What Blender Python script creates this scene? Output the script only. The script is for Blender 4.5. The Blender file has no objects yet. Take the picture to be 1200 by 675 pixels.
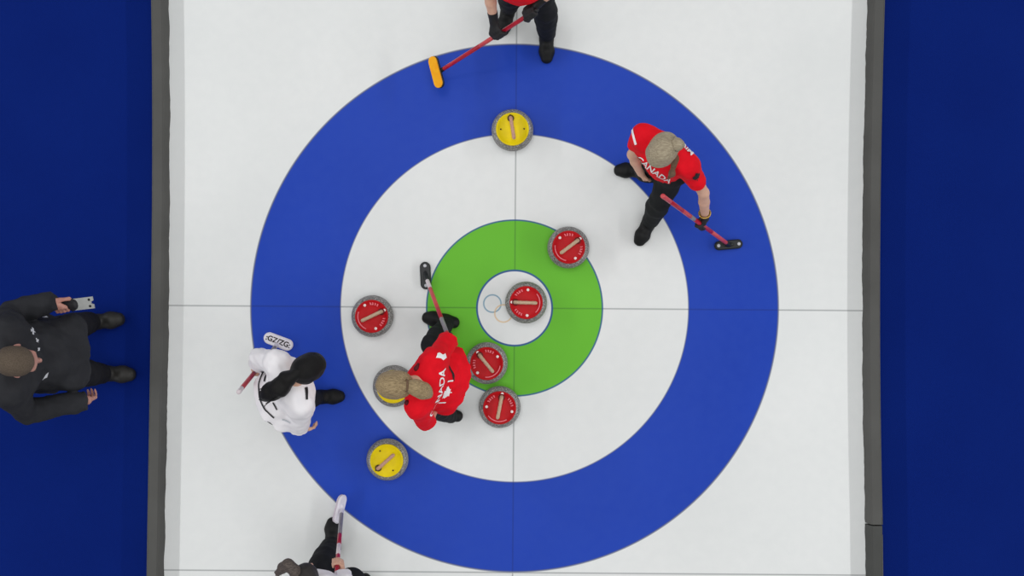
import bpy, bmesh, math, random
import numpy as np
from mathutils import Vector, Matrix
from mathutils.bvhtree import BVHTree

random.seed(4)
SC = bpy.context.scene
COL = SC.collection
PI = math.pi
CAM_H = 8.0                      # camera height above the ice
FPX = 169.0 * CAM_H              # focal length in photo pixels
CX, CY = 600.0, 337.5


def W(px, py, z=0.0):
    """a place in the hall: where the sight line through a photo pixel meets height z"""
    s = FPX / (CAM_H - z)
    return np.array([(px - CX) / s, (CY - py) / s, z], float)


def V(*a):
    return np.array(a, float)


def unit(v):
    v = np.asarray(v, float)
    n = np.linalg.norm(v)
    return v / n if n > 1e-9 else v


# ------------------------------------------------------------------ materials
def srgb(r, g, b):
    def f(c):
        c /= 255.0
        return c / 12.92 if c <= 0.04045 else ((c + 0.055) / 1.055) ** 2.4
    return (f(r), f(g), f(b), 1.0)


def new_mat(name):
    m = bpy.data.materials.new(name)
    m.use_nodes = True
    nt = m.node_tree
    return m, nt, nt.nodes['Principled BSDF']


def mix_node(nt, fac, a, b):
    n = nt.nodes.new('ShaderNodeMix')
    n.data_type = 'RGBA'
    for sock, v in ((0, fac), (6, a), (7, b)):
        if hasattr(v, 'is_output'):
            nt.links.new(v, n.inputs[sock])
        else:
            n.inputs[sock].default_value = v
    return n.outputs[2]


def obj_coords(nt, scale=(1, 1, 1)):
    tc = nt.nodes.new('ShaderNodeTexCoord')
    mp = nt.nodes.new('ShaderNodeMapping')
    mp.inputs['Scale'].default_value = scale
    nt.links.new(tc.outputs['Object'], mp.inputs[0])
    return mp.outputs[0]


def noise_node(nt, scale, coords, detail=4.0, lo=0.3, hi=0.7):
    n = nt.nodes.new('ShaderNodeTexNoise')
    n.inputs['Scale'].default_value = scale
    n.inputs['Detail'].default_value = detail
    nt.links.new(coords, n.inputs['Vector'])
    r = nt.nodes.new('ShaderNodeMapRange')
    r.inputs[1].default_value = lo
    r.inputs[2].default_value = hi
    nt.links.new(n.outputs['Fac'], r.inputs[0])
    return r.outputs[0]


def bump(nt, bsdf, h, strength=0.2, dist=0.002):
    b = nt.nodes.new('ShaderNodeBump')
    b.inputs['Strength'].default_value = strength
    b.inputs['Distance'].default_value = dist
    nt.links.new(h, b.inputs['Height'])
    nt.links.new(b.outputs[0], bsdf.inputs['Normal'])


def mat(name, c1, c2=None, scale=20, rough=0.6, spec=0.4, bmp=0.0, stretch=(1, 1, 1), metal=0.0):
    m, nt, b = new_mat(name)
    co = obj_coords(nt, stretch)
    c2 = c2 or tuple(int(x * 0.92) for x in c1)
    f = noise_node(nt, scale, co)
    nt.links.new(mix_node(nt, f, srgb(*c1), srgb(*c2)), b.inputs['Base Color'])
    b.inputs['Roughness'].default_value = rough
    b.inputs['Specular IOR Level'].default_value = spec
    b.inputs['Metallic'].default_value = metal
    if bmp:
        f2 = noise_node(nt, scale * 6, co)
        bump(nt, b, f2, bmp)
    return m


M = {}
M['red_shirt'] = mat('red_jersey_fabric', (238, 12, 34), (222, 6, 28), 14, 0.8, 0.2, 0.15)
M['dark_pants'] = mat('black_trouser_fabric', (34, 36, 38), (26, 28, 30), 14, 0.85, 0.2, 0.2)
M['charcoal'] = mat('charcoal_jacket_fabric', (47, 48, 52), (38, 39, 43), 10, 0.85, 0.2, 0.2)
M['charcoal_pants'] = mat('charcoal_trouser_fabric', (36, 36, 40), (28, 28, 32), 10, 0.85, 0.2, 0.2)
M['white_jacket'] = mat('white_jacket_fabric', (246, 243, 245), (238, 236, 240), 9, 0.75, 0.25, 0.1)
M['black_trim'] = mat('black_trim', (22, 22, 26), (30, 30, 34), 20, 0.6)
M['shoe'] = mat('black_shoe_leather', (23, 24, 25), (16, 17, 18), 18, 0.55, 0.25)
M['brown_shoe'] = mat('dark_olive_shoe_leather', (46, 45, 42), (34, 33, 32), 18, 0.5, 0.4)
M['sole'] = mat('black_rubber_sole', (20, 20, 21), (14, 14, 15), 30, 0.8)
M['glove'] = mat('black_glove_leather', (34, 33, 36), (24, 24, 26), 30, 0.6, 0.4, 0.2)
M['skin'] = mat('fair_skin', (222, 178, 154), (212, 166, 142), 25, 0.55, 0.35)
M['skin_tan'] = mat('ruddy_skin', (190, 140, 126), (176, 122, 108), 25, 0.55, 0.35)
M['hair_blonde'] = mat('dark_blonde_hair', (186, 164, 124), (122, 102, 72), 34, 0.55, 0.4, 0.6, (1, 6, 6))
M['hair_ash'] = mat('ash_blonde_hair', (186, 174, 148), (140, 126, 104), 30, 0.55, 0.4, 0.6, (1, 6, 6))
M['hair_brown'] = mat('light_brown_hair', (126, 98, 74), (96, 72, 52), 50, 0.55, 0.4, 0.6, (6, 1, 6))
M['hair_black'] = mat('black_hair', (17, 15, 15), (6, 6, 6), 60, 0.5, 0.25, 0.6, (1, 6, 6))
M['hair_dark'] = mat('dark_brown_hair', (44, 38, 34), (26, 22, 20), 60, 0.5, 0.5, 0.6, (6, 1, 6))
M['hair_buzz'] = mat('cropped_grey_brown_hair', (104, 92, 80), (84, 73, 62), 160, 0.85, 0.2, 0.5)
M['eye'] = mat('eye_white', (230, 228, 222), (220, 216, 210), 30, 0.2)
M['iris'] = mat('dark_iris', (50, 38, 30), (30, 24, 20), 30, 0.2)
M['lip'] = mat('lips', (170, 92, 90), (160, 84, 82), 30, 0.5)
M['white_print'] = mat('white_print', (250, 248, 248), (240, 238, 238), 40, 0.7)
M['black_print'] = mat('black_print', (26, 18, 20), (34, 24, 26), 40, 0.7)
M['grey_print'] = mat('pale_grey_print', (205, 207, 212), (190, 192, 198), 40, 0.7)
M['shaft_red'] = mat('red_broom_shaft', (190, 18, 48), (160, 12, 40), 12, 0.35, 0.5)
M['shaft_pink'] = mat('coral_broom_shaft', (212, 84, 88), (196, 60, 68), 12, 0.35, 0.5)
M['shaft_white'] = mat('white_broom_shaft', (226, 216, 218), (206, 192, 198), 14, 0.35, 0.5)
M['shaft_grey'] = mat('grey_broom_shaft', (150, 146, 150), (128, 124, 130), 14, 0.35, 0.5)
M['brush_black'] = mat('black_brush_plastic', (30, 34, 36), (20, 24, 26), 30, 0.45)
M['brush_white'] = mat('white_brush_plastic', (236, 232, 240), (226, 222, 230), 30, 0.4)
M['pad_orange'] = mat('amber_brush_fabric', (255, 184, 18), (252, 168, 8), 30, 0.8)
M['pad_dark'] = mat('dark_brush_fabric', (40, 40, 42), (30, 30, 32), 30, 0.8)
M['pad_pale'] = mat('pale_brush_fabric', (214, 204, 214), (198, 186, 200), 30, 0.8)
M['gold'] = mat('gold_metal', (206, 170, 90), (180, 146, 70), 30, 0.3, 0.5, 0, (1, 1, 1), 0.6)
M['handle_red'] = mat('red_stone_handle', (196, 0, 18), (182, 0, 12), 20, 0.45, 0.2)
M['handle_yellow'] = mat('yellow_stone_handle', (240, 216, 0), (230, 202, 0), 20, 0.45, 0.2)
M['grip_beige'] = mat('beige_grip', (206, 180, 152), (186, 158, 130), 60, 0.5)
M['grip_pink'] = mat('dusty_pink_grip', (204, 160, 138), (188, 142, 122), 60, 0.5)
M['mark_pink'] = mat('pale_pink_mark', (246, 130, 140), (240, 116, 128), 60, 0.5)
M['mark_white'] = mat('white_mark', (250, 240, 236), (244, 230, 228), 60, 0.5)
M['mark_dark'] = mat('dark_mark', (84, 62, 12), (70, 50, 10), 60, 0.5)
M['board'] = mat('grey_foam', (93, 93, 91), (86, 86, 84), 3, 0.9, 0.15, 0.2)
M['board_dark'] = mat('darker_grey_foam', (82, 83, 82), (75, 76, 74), 3, 0.9, 0.15, 0.2)
M['paper'] = mat('pale_grey_sheet', (172, 174, 172), (160, 162, 160), 30, 0.6)


def granite():
    m, nt, b = new_mat('speckled_granite')
    co = obj_coords(nt)
    f = noise_node(nt, 90, co, 6, 0.35, 0.65)
    base = mix_node(nt, f, srgb(146, 144, 142), srgb(98, 97, 97))
    v = nt.nodes.new('ShaderNodeTexVoronoi')  # pale specks: granite grain, also painted in for the lamps' small glints
    v.inputs['Scale'].default_value = 95
    nt.links.new(co, v.inputs['Vector'])
    r = nt.nodes.new('ShaderNodeMapRange')
    r.inputs[1].default_value = 0.18
    r.inputs[2].default_value = 0.30
    r.inputs[3].default_value = 1.0
    r.inputs[4].default_value = 0.0
    nt.links.new(v.outputs['Distance'], r.inputs[0])
    nt.links.new(mix_node(nt, r.outputs[0], base, srgb(196, 194, 190)), b.inputs['Base Color'])
    b.inputs['Roughness'].default_value = 0.28
    return m


M['granite'] = granite()
M['granite_band'] = mat('frosted_striking_band', (150, 148, 146), (126, 124, 122), 120, 0.7)


def carpet_mat():
    m, nt, b = new_mat('deep_blue_carpet')
    co = obj_coords(nt)
    f = noise_node(nt, 1.3, co, 6, 0.3, 0.7)
    f2 = noise_node(nt, 260, co, 2)
    c = mix_node(nt, f, srgb(6, 38, 124), srgb(3, 32, 114))
    nt.links.new(mix_node(nt, f2, c, srgb(5, 30, 108)), b.inputs['Base Color'])
    b.inputs['Roughness'].default_value = 0.95
    b.inputs['Specular IOR Level'].default_value = 0.1
    bump(nt, b, f2, 0.4, 0.004)
    return m


R_OUT, R_EIGHT, R_FOUR, R_BUTTON = 309 / 169, 204 / 169, 103 / 169, 44 / 169


def ice_mat():
    """painted house rings, lines and the five interlocked rings, under a pebbled ice surface"""
    m, nt, b = new_mat('pebbled_curling_ice')
    tc = nt.nodes.new('ShaderNodeTexCoord')
    obj = tc.outputs['Object']
    sep = nt.nodes.new('ShaderNodeSeparateXYZ')
    nt.links.new(obj, sep.inputs[0])
    X, Y = sep.outputs[0], sep.outputs[1]

    def math_(op, a, b_=None, c_=None):
        n = nt.nodes.new('ShaderNodeMath')
        n.operation = op
        for i, v in enumerate((a, b_, c_)):
            if v is None:
                continue
            if hasattr(v, 'is_output'):
                nt.links.new(v, n.inputs[i])
            else:
                n.inputs[i].default_value = v
        return n.outputs[0]

    def radius(cx, cy):
        dx, dy = math_('SUBTRACT', X, cx), math_('SUBTRACT', Y, cy)
        return math_('SQRT', math_('ADD', math_('MULTIPLY', dx, dx), math_('MULTIPLY', dy, dy)))

    def below(v, t, soft=0.003):
        n = nt.nodes.new('ShaderNodeMapRange')
        n.inputs[1].default_value = t - soft
        n.inputs[2].default_value = t + soft
        n.inputs[3].default_value = 1.0
        n.inputs[4].default_value = 0.0
        nt.links.new(v, n.inputs[0])
        return n.outputs[0]

    def ring(v, t, half, soft=0.002):
        return below(math_('ABSOLUTE', math_('SUBTRACT', v, t)), half, soft)

    R = radius(0, 0)
    cloud = noise_node(nt, 0.9, obj, 6, 0.3, 0.75)
    fine = noise_node(nt, 14, obj, 5, 0.3, 0.7)
    white = mix_node(nt, cloud, srgb(238, 240, 239), srgb(230, 233, 232))
    white = mix_node(nt, math_('MULTIPLY', fine, 0.25), white, srgb(224, 227, 227))
    blue = mix_node(nt, cloud, srgb(36, 72, 186), srgb(31, 66, 176))
    blue = mix_node(nt, math_('MULTIPLY', fine, 0.3), blue, srgb(44, 78, 184))
    green = mix_node(nt, cloud, srgb(110, 194, 56), srgb(103, 186, 50))
    c = mix_node(nt, below(R, R_OUT), white, blue)
    c = mix_node(nt, below(R, R_EIGHT), c, white)
    c = mix_node(nt, below(R, R_FOUR), c, green)
    # centre line and tee line, seen through the ice; faint on the paint
    painted = math_('SUBTRACT', below(R, R_OUT), below(R, R_EIGHT))
    line = math_('MAXIMUM', ring(X, 0, 0.0045, 0.003), ring(Y, 0, 0.0045, 0.003))
    line = math_('MAXIMUM', line, ring(Y, -R_OUT - 0.006, 0.0045, 0.003))
    tint = mix_node(nt, painted, srgb(120, 124, 126), srgb(34, 56, 140))
    tint = mix_node(nt, below(R, R_FOUR), tint, srgb(74, 134, 52))
    c = mix_node(nt, math_('MULTIPLY', line, 0.62), c, tint)
    c = mix_node(nt, below(R, R_BUTTON), c, white)
    for rr, hw, col, k in ((R_OUT, 0.006, (86, 96, 132), 0.7), (R_EIGHT, 0.005, (60, 78, 136), 0.6), (R_FOUR, 0.0055, (34, 92, 140), 0.9),
                           (R_BUTTON, 0.0065, (40, 84, 146), 0.95)):
        c = mix_node(nt, math_('MULTIPLY', ring(R, rr, hw), k), c, srgb(*col))
    # five interlocked rings in the button
    for k, (cx, cy, col) in enumerate(((-0.154, 0.030, (88, 148, 178)), (0.0, 0.030, (90, 92, 96)), (0.154, 0.030, (206, 92, 96)),
                                       (-0.077, -0.038, (226, 190, 140)), (0.077, -0.038, (90, 166, 110)))):
        c = mix_node(nt, math_('MULTIPLY', ring(radius(cx, cy), 0.060, 0.005), 0.75), c, srgb(*col))
    nt.links.new(c, b.inputs['Base Color'])
    b.inputs['Roughness'].default_value = 0.36
    b.inputs['Specular IOR Level'].default_value = 0.10
    peb = noise_node(nt, 180, obj, 2)
    bump(nt, b, peb, 0.12, 0.002)
    return m


M['carpet'] = carpet_mat()
M['ice'] = ice_mat()


# ------------------------------------------------------------------ objects
def tag(o, label=None, cat=None, group=None, kind=None):
    if label:
        o['label'] = label
    if cat:
        o['category'] = cat
    if group:
        o['group'] = group
    if kind:
        o['kind'] = kind
    return o


def empty(name, loc, label, cat, group=None):
    o = bpy.data.objects.new(name, None)
    o.empty_display_size = 0.1
    o.location = tuple(float(c) for c in loc)
    COL.objects.link(o)
    return tag(o, label, cat, group)


def link_mesh(name, verts, faces, material, parent=None, origin=(0, 0, 0), smooth=True, label=None):
    me = bpy.data.meshes.new(name)
    vv = np.asarray(verts, float) - np.asarray(origin, float)
    me.from_pydata([], [], []) if len(vv) == 0 else None
    if isinstance(faces, np.ndarray) and faces.ndim == 2:
        nf, k = faces.shape
        me.vertices.add(len(vv))
        me.vertices.foreach_set('co', vv.astype(np.float32).ravel())
        me.loops.add(nf * k)
        me.loops.foreach_set('vertex_index', faces.astype(np.int32).ravel())
        me.polygons.add(nf)
        me.polygons.foreach_set('loop_start', np.arange(0, nf * k, k, dtype=np.int32))
        me.update(calc_edges=True)
        me.validate()
    else:
        me.from_pydata([tuple(v) for v in vv], [], [tuple(f) for f in faces])
        me.update()
    if smooth:
        me.polygons.foreach_set('use_smooth', [True] * len(me.polygons))
    me.materials.append(material)
    o = bpy.data.objects.new(name, me)
    COL.objects.link(o)
    if parent is not None:
        o.parent = parent
    else:
        o.location = tuple(float(c) for c in origin)
    if label:
        o['label'] = label
    return o


def bm_mesh(name, bm, material, parent=None, smooth=False, label=None):
    me = bpy.data.meshes.new(name)
    bmesh.ops.recalc_face_normals(bm, faces=bm.faces)
    bm.to_mesh(me)
    bm.free()
    if smooth:
        me.polygons.foreach_set('use_smooth', [True] * len(me.polygons))
    me.materials.append(material)
    o = bpy.data.objects.new(name, me)
    COL.objects.link(o)
    if parent is not None:
        o.parent = parent
    if label:
        o['label'] = label
    return o


# ------------------------------------------------------------------ implicit surfaces (bodies, clothes, hair)
BIG = 0.08


class Blob:
    def __init__(self):
        self.p = []
        self.cuts = []

    def cap(self, a, b, r1, r2, k=0.02, lat=None, f=1.0, flat_a=False, flat_b=False):
        self.p.append(('cap', np.asarray(a, float), np.asarray(b, float), r1, r2, k, None if lat is None else unit(lat), f, flat_a, flat_b))
        return self

    def ell(self, c, axes, radii, k=0.02):
        self.p.append(('ell', np.asarray(c, float), [unit(a) for a in axes], radii, k))
        return self

    def cut(self, n, point):
        """keep the side the normal n points away from"""
        n = unit(n)
        self.cuts.append((n, float(np.dot(n, point))))
        return self

    def box(self, q):
        if q[0] == 'cap':
            _, a, b, r1, r2, k, lat, f, fa, fb = q
            r = max(r1, r2) * max(1, f)
            return np.minimum(a, b) - r, np.maximum(a, b) + r
        r = max(q[3])
        return q[1] - r, q[1] + r

    def mesh(self, h=0.007, noise=0.0, freq=22.0, seed=0, grow=0.0):
        lo = np.min([self.box(q)[0] for q in self.p], axis=0) - 0.03 - grow
        hi = np.max([self.box(q)[1] for q in self.p], axis=0) + 0.03 + grow
        n = np.ceil((hi - lo) / h).astype(int) + 1
        D = np.full(n, BIG, np.float32)
        ax = [lo[i] + h * np.arange(n[i]) for i in range(3)]
        for q in self.p:
            b0, b1 = self.box(q)
            m = 0.05 + grow
            i0 = np.maximum(((b0 - m - lo) / h).astype(int), 0)
            i1 = np.minimum(((b1 + m - lo) / h).astype(int) + 2, n)
            sl = tuple(slice(i0[i], i1[i]) for i in range(3))
            x = ax[0][sl[0]][:, None, None]
            y = ax[1][sl[1]][None, :, None]
            z = ax[2][sl[2]][None, None, :]
            if q[0] == 'cap':
                _, a, b, r1, r2, k, lat, f, fa, fb = q
                ba = b - a
                L2 = max(float(ba @ ba), 1e-9)
                px, py, pz = x - a[0], y - a[1], z - a[2]
                tt = (px * ba[0] + py * ba[1] + pz * ba[2]) / L2
                t = np.clip(tt, 0, 1)
                ox, oy, oz = px - t * ba[0], py - t * ba[1], pz - t * ba[2]
                if lat is not None and f != 1.0:
                    ol = (ox * lat[0] + oy * lat[1] + oz * lat[2]) * (1 - 1 / f)
                    ox, oy, oz = ox - ol * lat[0], oy - ol * lat[1], oz - ol * lat[2]
                d = np.sqrt(ox * ox + oy * oy + oz * oz) - (r1 + (r2 - r1) * t)
                L = math.sqrt(L2)
                if fa:
                    d = np.maximum(d, -tt * L - grow)
                if fb:
                    d = np.maximum(d, (tt - 1) * L - grow)
            else:
                _, c, A, rad, k = q
                px, py, pz = x - c[0], y - c[1], z - c[2]
                k0 = 0
                k1 = 0
                for e, r in zip(A, rad):
                    u = px * e[0] + py * e[1] + pz * e[2]
                    k0 = k0 + (u / r) ** 2
                    k1 = k1 + (u / (r * r)) ** 2
                k0 = np.sqrt(k0)
                k1 = np.sqrt(k1) + 1e-6
                d = k0 * (k0 - 1) / k1
            d = d - grow
            S = D[sl]
            if k > 0:
                hh = np.maximum(k - np.abs(S - d), 0) / k
                D[sl] = np.minimum(S, d) - hh * hh * k * 0.25
            else:
                D[sl] = np.minimum(S, d)
        if noise > 0:
            idx = np.nonzero(np.abs(D) < 0.03)
            P = np.stack([ax[i][idx[i]] for i in range(3)], 1)
            rng = np.random.default_rng(seed)
            s = np.zeros(len(P))
            for o in range(7):
                w = rng.normal(size=3)
                w = w / np.linalg.norm(w) * freq * (0.6 + 0.35 * o)
                warp = 0.9 * np.sin(P @ (rng.normal(size=3) * freq * 0.25) + rng.uniform(0, 6))
                s += np.sin(P @ w + warp * 2 + rng.uniform(0, 6)) / (1 + 0.5 * o)
            D[idx] += (noise * s / 2.2).astype(np.float32)
        for nn, c in self.cuts:
            D = np.maximum(D, (ax[0][:, None, None] * nn[0] + ax[1][None, :, None] * nn[1] + ax[2][None, None, :] * nn[2] - c).astype(np.float32))
        return nets(D, lo, h)


def nets(D, lo, h):
    s = D < 0
    c = np.zeros(np.array(D.shape) - 1, np.uint8)
    for i in (0, 1):
        for j in (0, 1):
            for k in (0, 1):
                c += s[i:s.shape[0] - 1 + i, j:s.shape[1] - 1 + j, k:s.shape[2] - 1 + k]
    act = (c > 0) & (c < 8)
    I = np.argwhere(act)
    idx = np.full(c.shape, -1, np.int32)
    idx[act] = np.arange(len(I), dtype=np.int32)
    corners = [(i, j, k) for i in (0, 1) for j in (0, 1) for k in (0, 1)]
    val = {q: D[I[:, 0] + q[0], I[:, 1] + q[1], I[:, 2] + q[2]] for q in corners}
    acc = np.zeros((len(I), 3))
    cnt = np.zeros(len(I))
    for q in corners:
        for a in range(3):
            if q[a] == 0:
                r = list(q)
                r[a] = 1
                r = tuple(r)
                d0, d1 = val[q], val[r]
                m = (d0 < 0) != (d1 < 0)
                t = np.where(m, d0 / np.where(m, d0 - d1, 1), 0)
                p = np.tile(np.array(q, float), (len(I), 1))
                p[:, a] = t
                acc[m] += p[m]
                cnt[m] += 1
    verts = lo + h * (I + acc / cnt[:, None])
    quads = []
    for a in range(3):
        b_, c_ = (a + 1) % 3, (a + 2) % 3
        sl0 = [slice(None)] * 3
        sl1 = [slice(None)] * 3
        sl0[a] = slice(0, -1)
        sl1[a] = slice(1, None)
        s0, s1 = s[tuple(sl0)], s[tuple(sl1)]
        E = np.argwhere(s0 != s1)
        ok = (E[:, b_] > 0) & (E[:, c_] > 0) & (E[:, b_] < c.shape[b_]) & (E[:, c_] < c.shape[c_])
        E = E[ok]
        flip = s1[E[:, 0], E[:, 1], E[:, 2]]
        def cell(db, dc):
            Q = E.copy()
            Q[:, b_] += db
            Q[:, c_] += dc
            return idx[Q[:, 0], Q[:, 1], Q[:, 2]]
        q = np.stack([cell(-1, -1), cell(0, -1), cell(0, 0), cell(-1, 0)], 1)
        q[flip] = q[flip][:, ::-1]
        quads.append(q)
    F = np.concatenate(quads)
    F = F[(F >= 0).all(1)]
    # two light smoothing passes
    e = np.concatenate([F[:, [0, 1]], F[:, [1, 2]], F[:, [2, 3]], F[:, [3, 0]]])
    for _ in range(2):
        sm = np.zeros_like(verts)
        ct = np.zeros(len(verts))
        for i in range(3):
            sm[:, i] = np.bincount(e[:, 0], verts[e[:, 1], i], len(verts)) + np.bincount(e[:, 1], verts[e[:, 0], i], len(verts))
        ct = np.bincount(e[:, 0], minlength=len(verts)) + np.bincount(e[:, 1], minlength=len(verts))
        verts = 0.6 * verts + 0.4 * sm / np.maximum(ct, 1)[:, None]
    return verts, F


# ------------------------------------------------------------------ people
def bend(a, c, l1, l2, pole):
    """the middle joint of a limb from a to c"""
    d = c - a
    L = np.linalg.norm(d)
    if L > (l1 + l2) * 0.995:
        k = L / ((l1 + l2) * 0.995)
        l1, l2 = l1 * k, l2 * k
    u = d / L
    x = (l1 * l1 - l2 * l2 + L * L) / (2 * L)
    hgt = math.sqrt(max(l1 * l1 - x * x, 0))
    p = np.asarray(pole, float) - u * np.dot(pole, u)
    return a + u * x + unit(p) * hgt


def grip_hand(c, axis, elbow, s=1.0, shaft_r=0.013, thumb=1):
    """palm, four fingers and a thumb closed round a shaft; returns segments and the wrist"""
    a = unit(axis)
    u = elbow - c
    fore = unit(u)
    u = unit(u - a * np.dot(u, a))
    v = np.cross(a, u)
    segs = []
    fr = [0.0086, 0.0092, 0.009, 0.0078]
    wr = c + u * 0.03 * s + fore * 0.062 * s
    for i in range(4):
        off = a * (i - 1.5) * 0.0205 * s
        rr = (shaft_r + fr[i] * s)
        pts = []
        for ang, k in ((35, 1.75), (88, 1.25), (150, 1.02), (215, 1.0), (262, 1.0)):
            t = math.radians(ang)
            pts.append(c + off + (u * math.cos(t) + v * math.sin(t)) * rr * k)
        if i == 3:
            pts = pts[:4] + [0.5 * (pts[3] + pts[4])]
        for j in range(4):
            segs.append((pts[j], pts[j + 1], fr[i] * s * (1.08 - 0.06 * j), fr[i] * s * (1.02 - 0.07 * j)))
        segs.append((wr, pts[0], 0.0165 * s, 0.012 * s))
    base = wr + (c - wr) * 0.35 - v * 0.016 * s + a * thumb * 0.026 * s
    t1 = c + u * (shaft_r + 0.012) - v * (shaft_r + 0.008) + a * thumb * 0.045 * s
    t2 = c - v * (shaft_r + 0.011) - u * 0.008 + a * thumb * 0.05 * s
    t3 = c - u * (shaft_r + 0.011) - v * 0.004 + a * thumb * 0.046 * s
    segs += [(wr, base, 0.018 * s, 0.014 * s), (base, t1, 0.0135 * s, 0.011 * s), (t1, t2, 0.011 * s, 0.0098 * s), (t2, t3, 0.0098 * s, 0.008 * s)]
    return segs, wr


def open_hand(wr, d, n, s=1.0, side=1, curl=22):
    """a relaxed hand: d wrist to knuckles, n the way the fingers curl, side the thumb's side"""
    d = unit(d)
    n = unit(n - d * np.dot(n, d))
    l = np.cross(d, n) * side
    segs = []
    fr = [0.0088, 0.0092, 0.0088, 0.0076]
    ln = [0.072, 0.080, 0.074, 0.058]
    for i in range(4):
        k = wr + d * (0.088 - 0.004 * abs(i - 1)) * s + l * (1.5 - i) * 0.0205 * s
        segs.append((wr + l * (1.5 - i) * 0.008 * s, k, 0.016 * s, 0.0115 * s))
        p = k
        ang = curl * (0.7 + 0.15 * i)
        for j, fl in enumerate((0.44, 0.31, 0.25)):
            t = math.radians(ang)
            q = p + (d * math.cos(t) + n * math.sin(t) + l * (1.5 - i) * 0.04) * ln[i] * fl * s
            segs.append((p, q, fr[i] * s * (1.05 - 0.08 * j), fr[i] * s * (0.98 - 0.09 * j)))
            p = q
            ang += curl * 1.15
    b = wr + d * 0.028 * s + l * 0.026 * s + n * 0.008 * s
    t1 = b + (d * 0.6 + l * 0.6 + n * 0.3) * 0.036 * s
    t2 = t1 + (d * 0.85 + l * 0.25 + n * 0.4) * 0.030 * s
    t3 = t2 + (d * 0.9 + n * 0.4) * 0.022 * s
    segs += [(wr, b, 0.019 * s, 0.0155 * s), (b, t1, 0.0145 * s, 0.0115 * s), (t1, t2, 0.011 * s, 0.0098 * s), (t2, t3, 0.0098 * s, 0.0078 * s)]
    return segs


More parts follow.
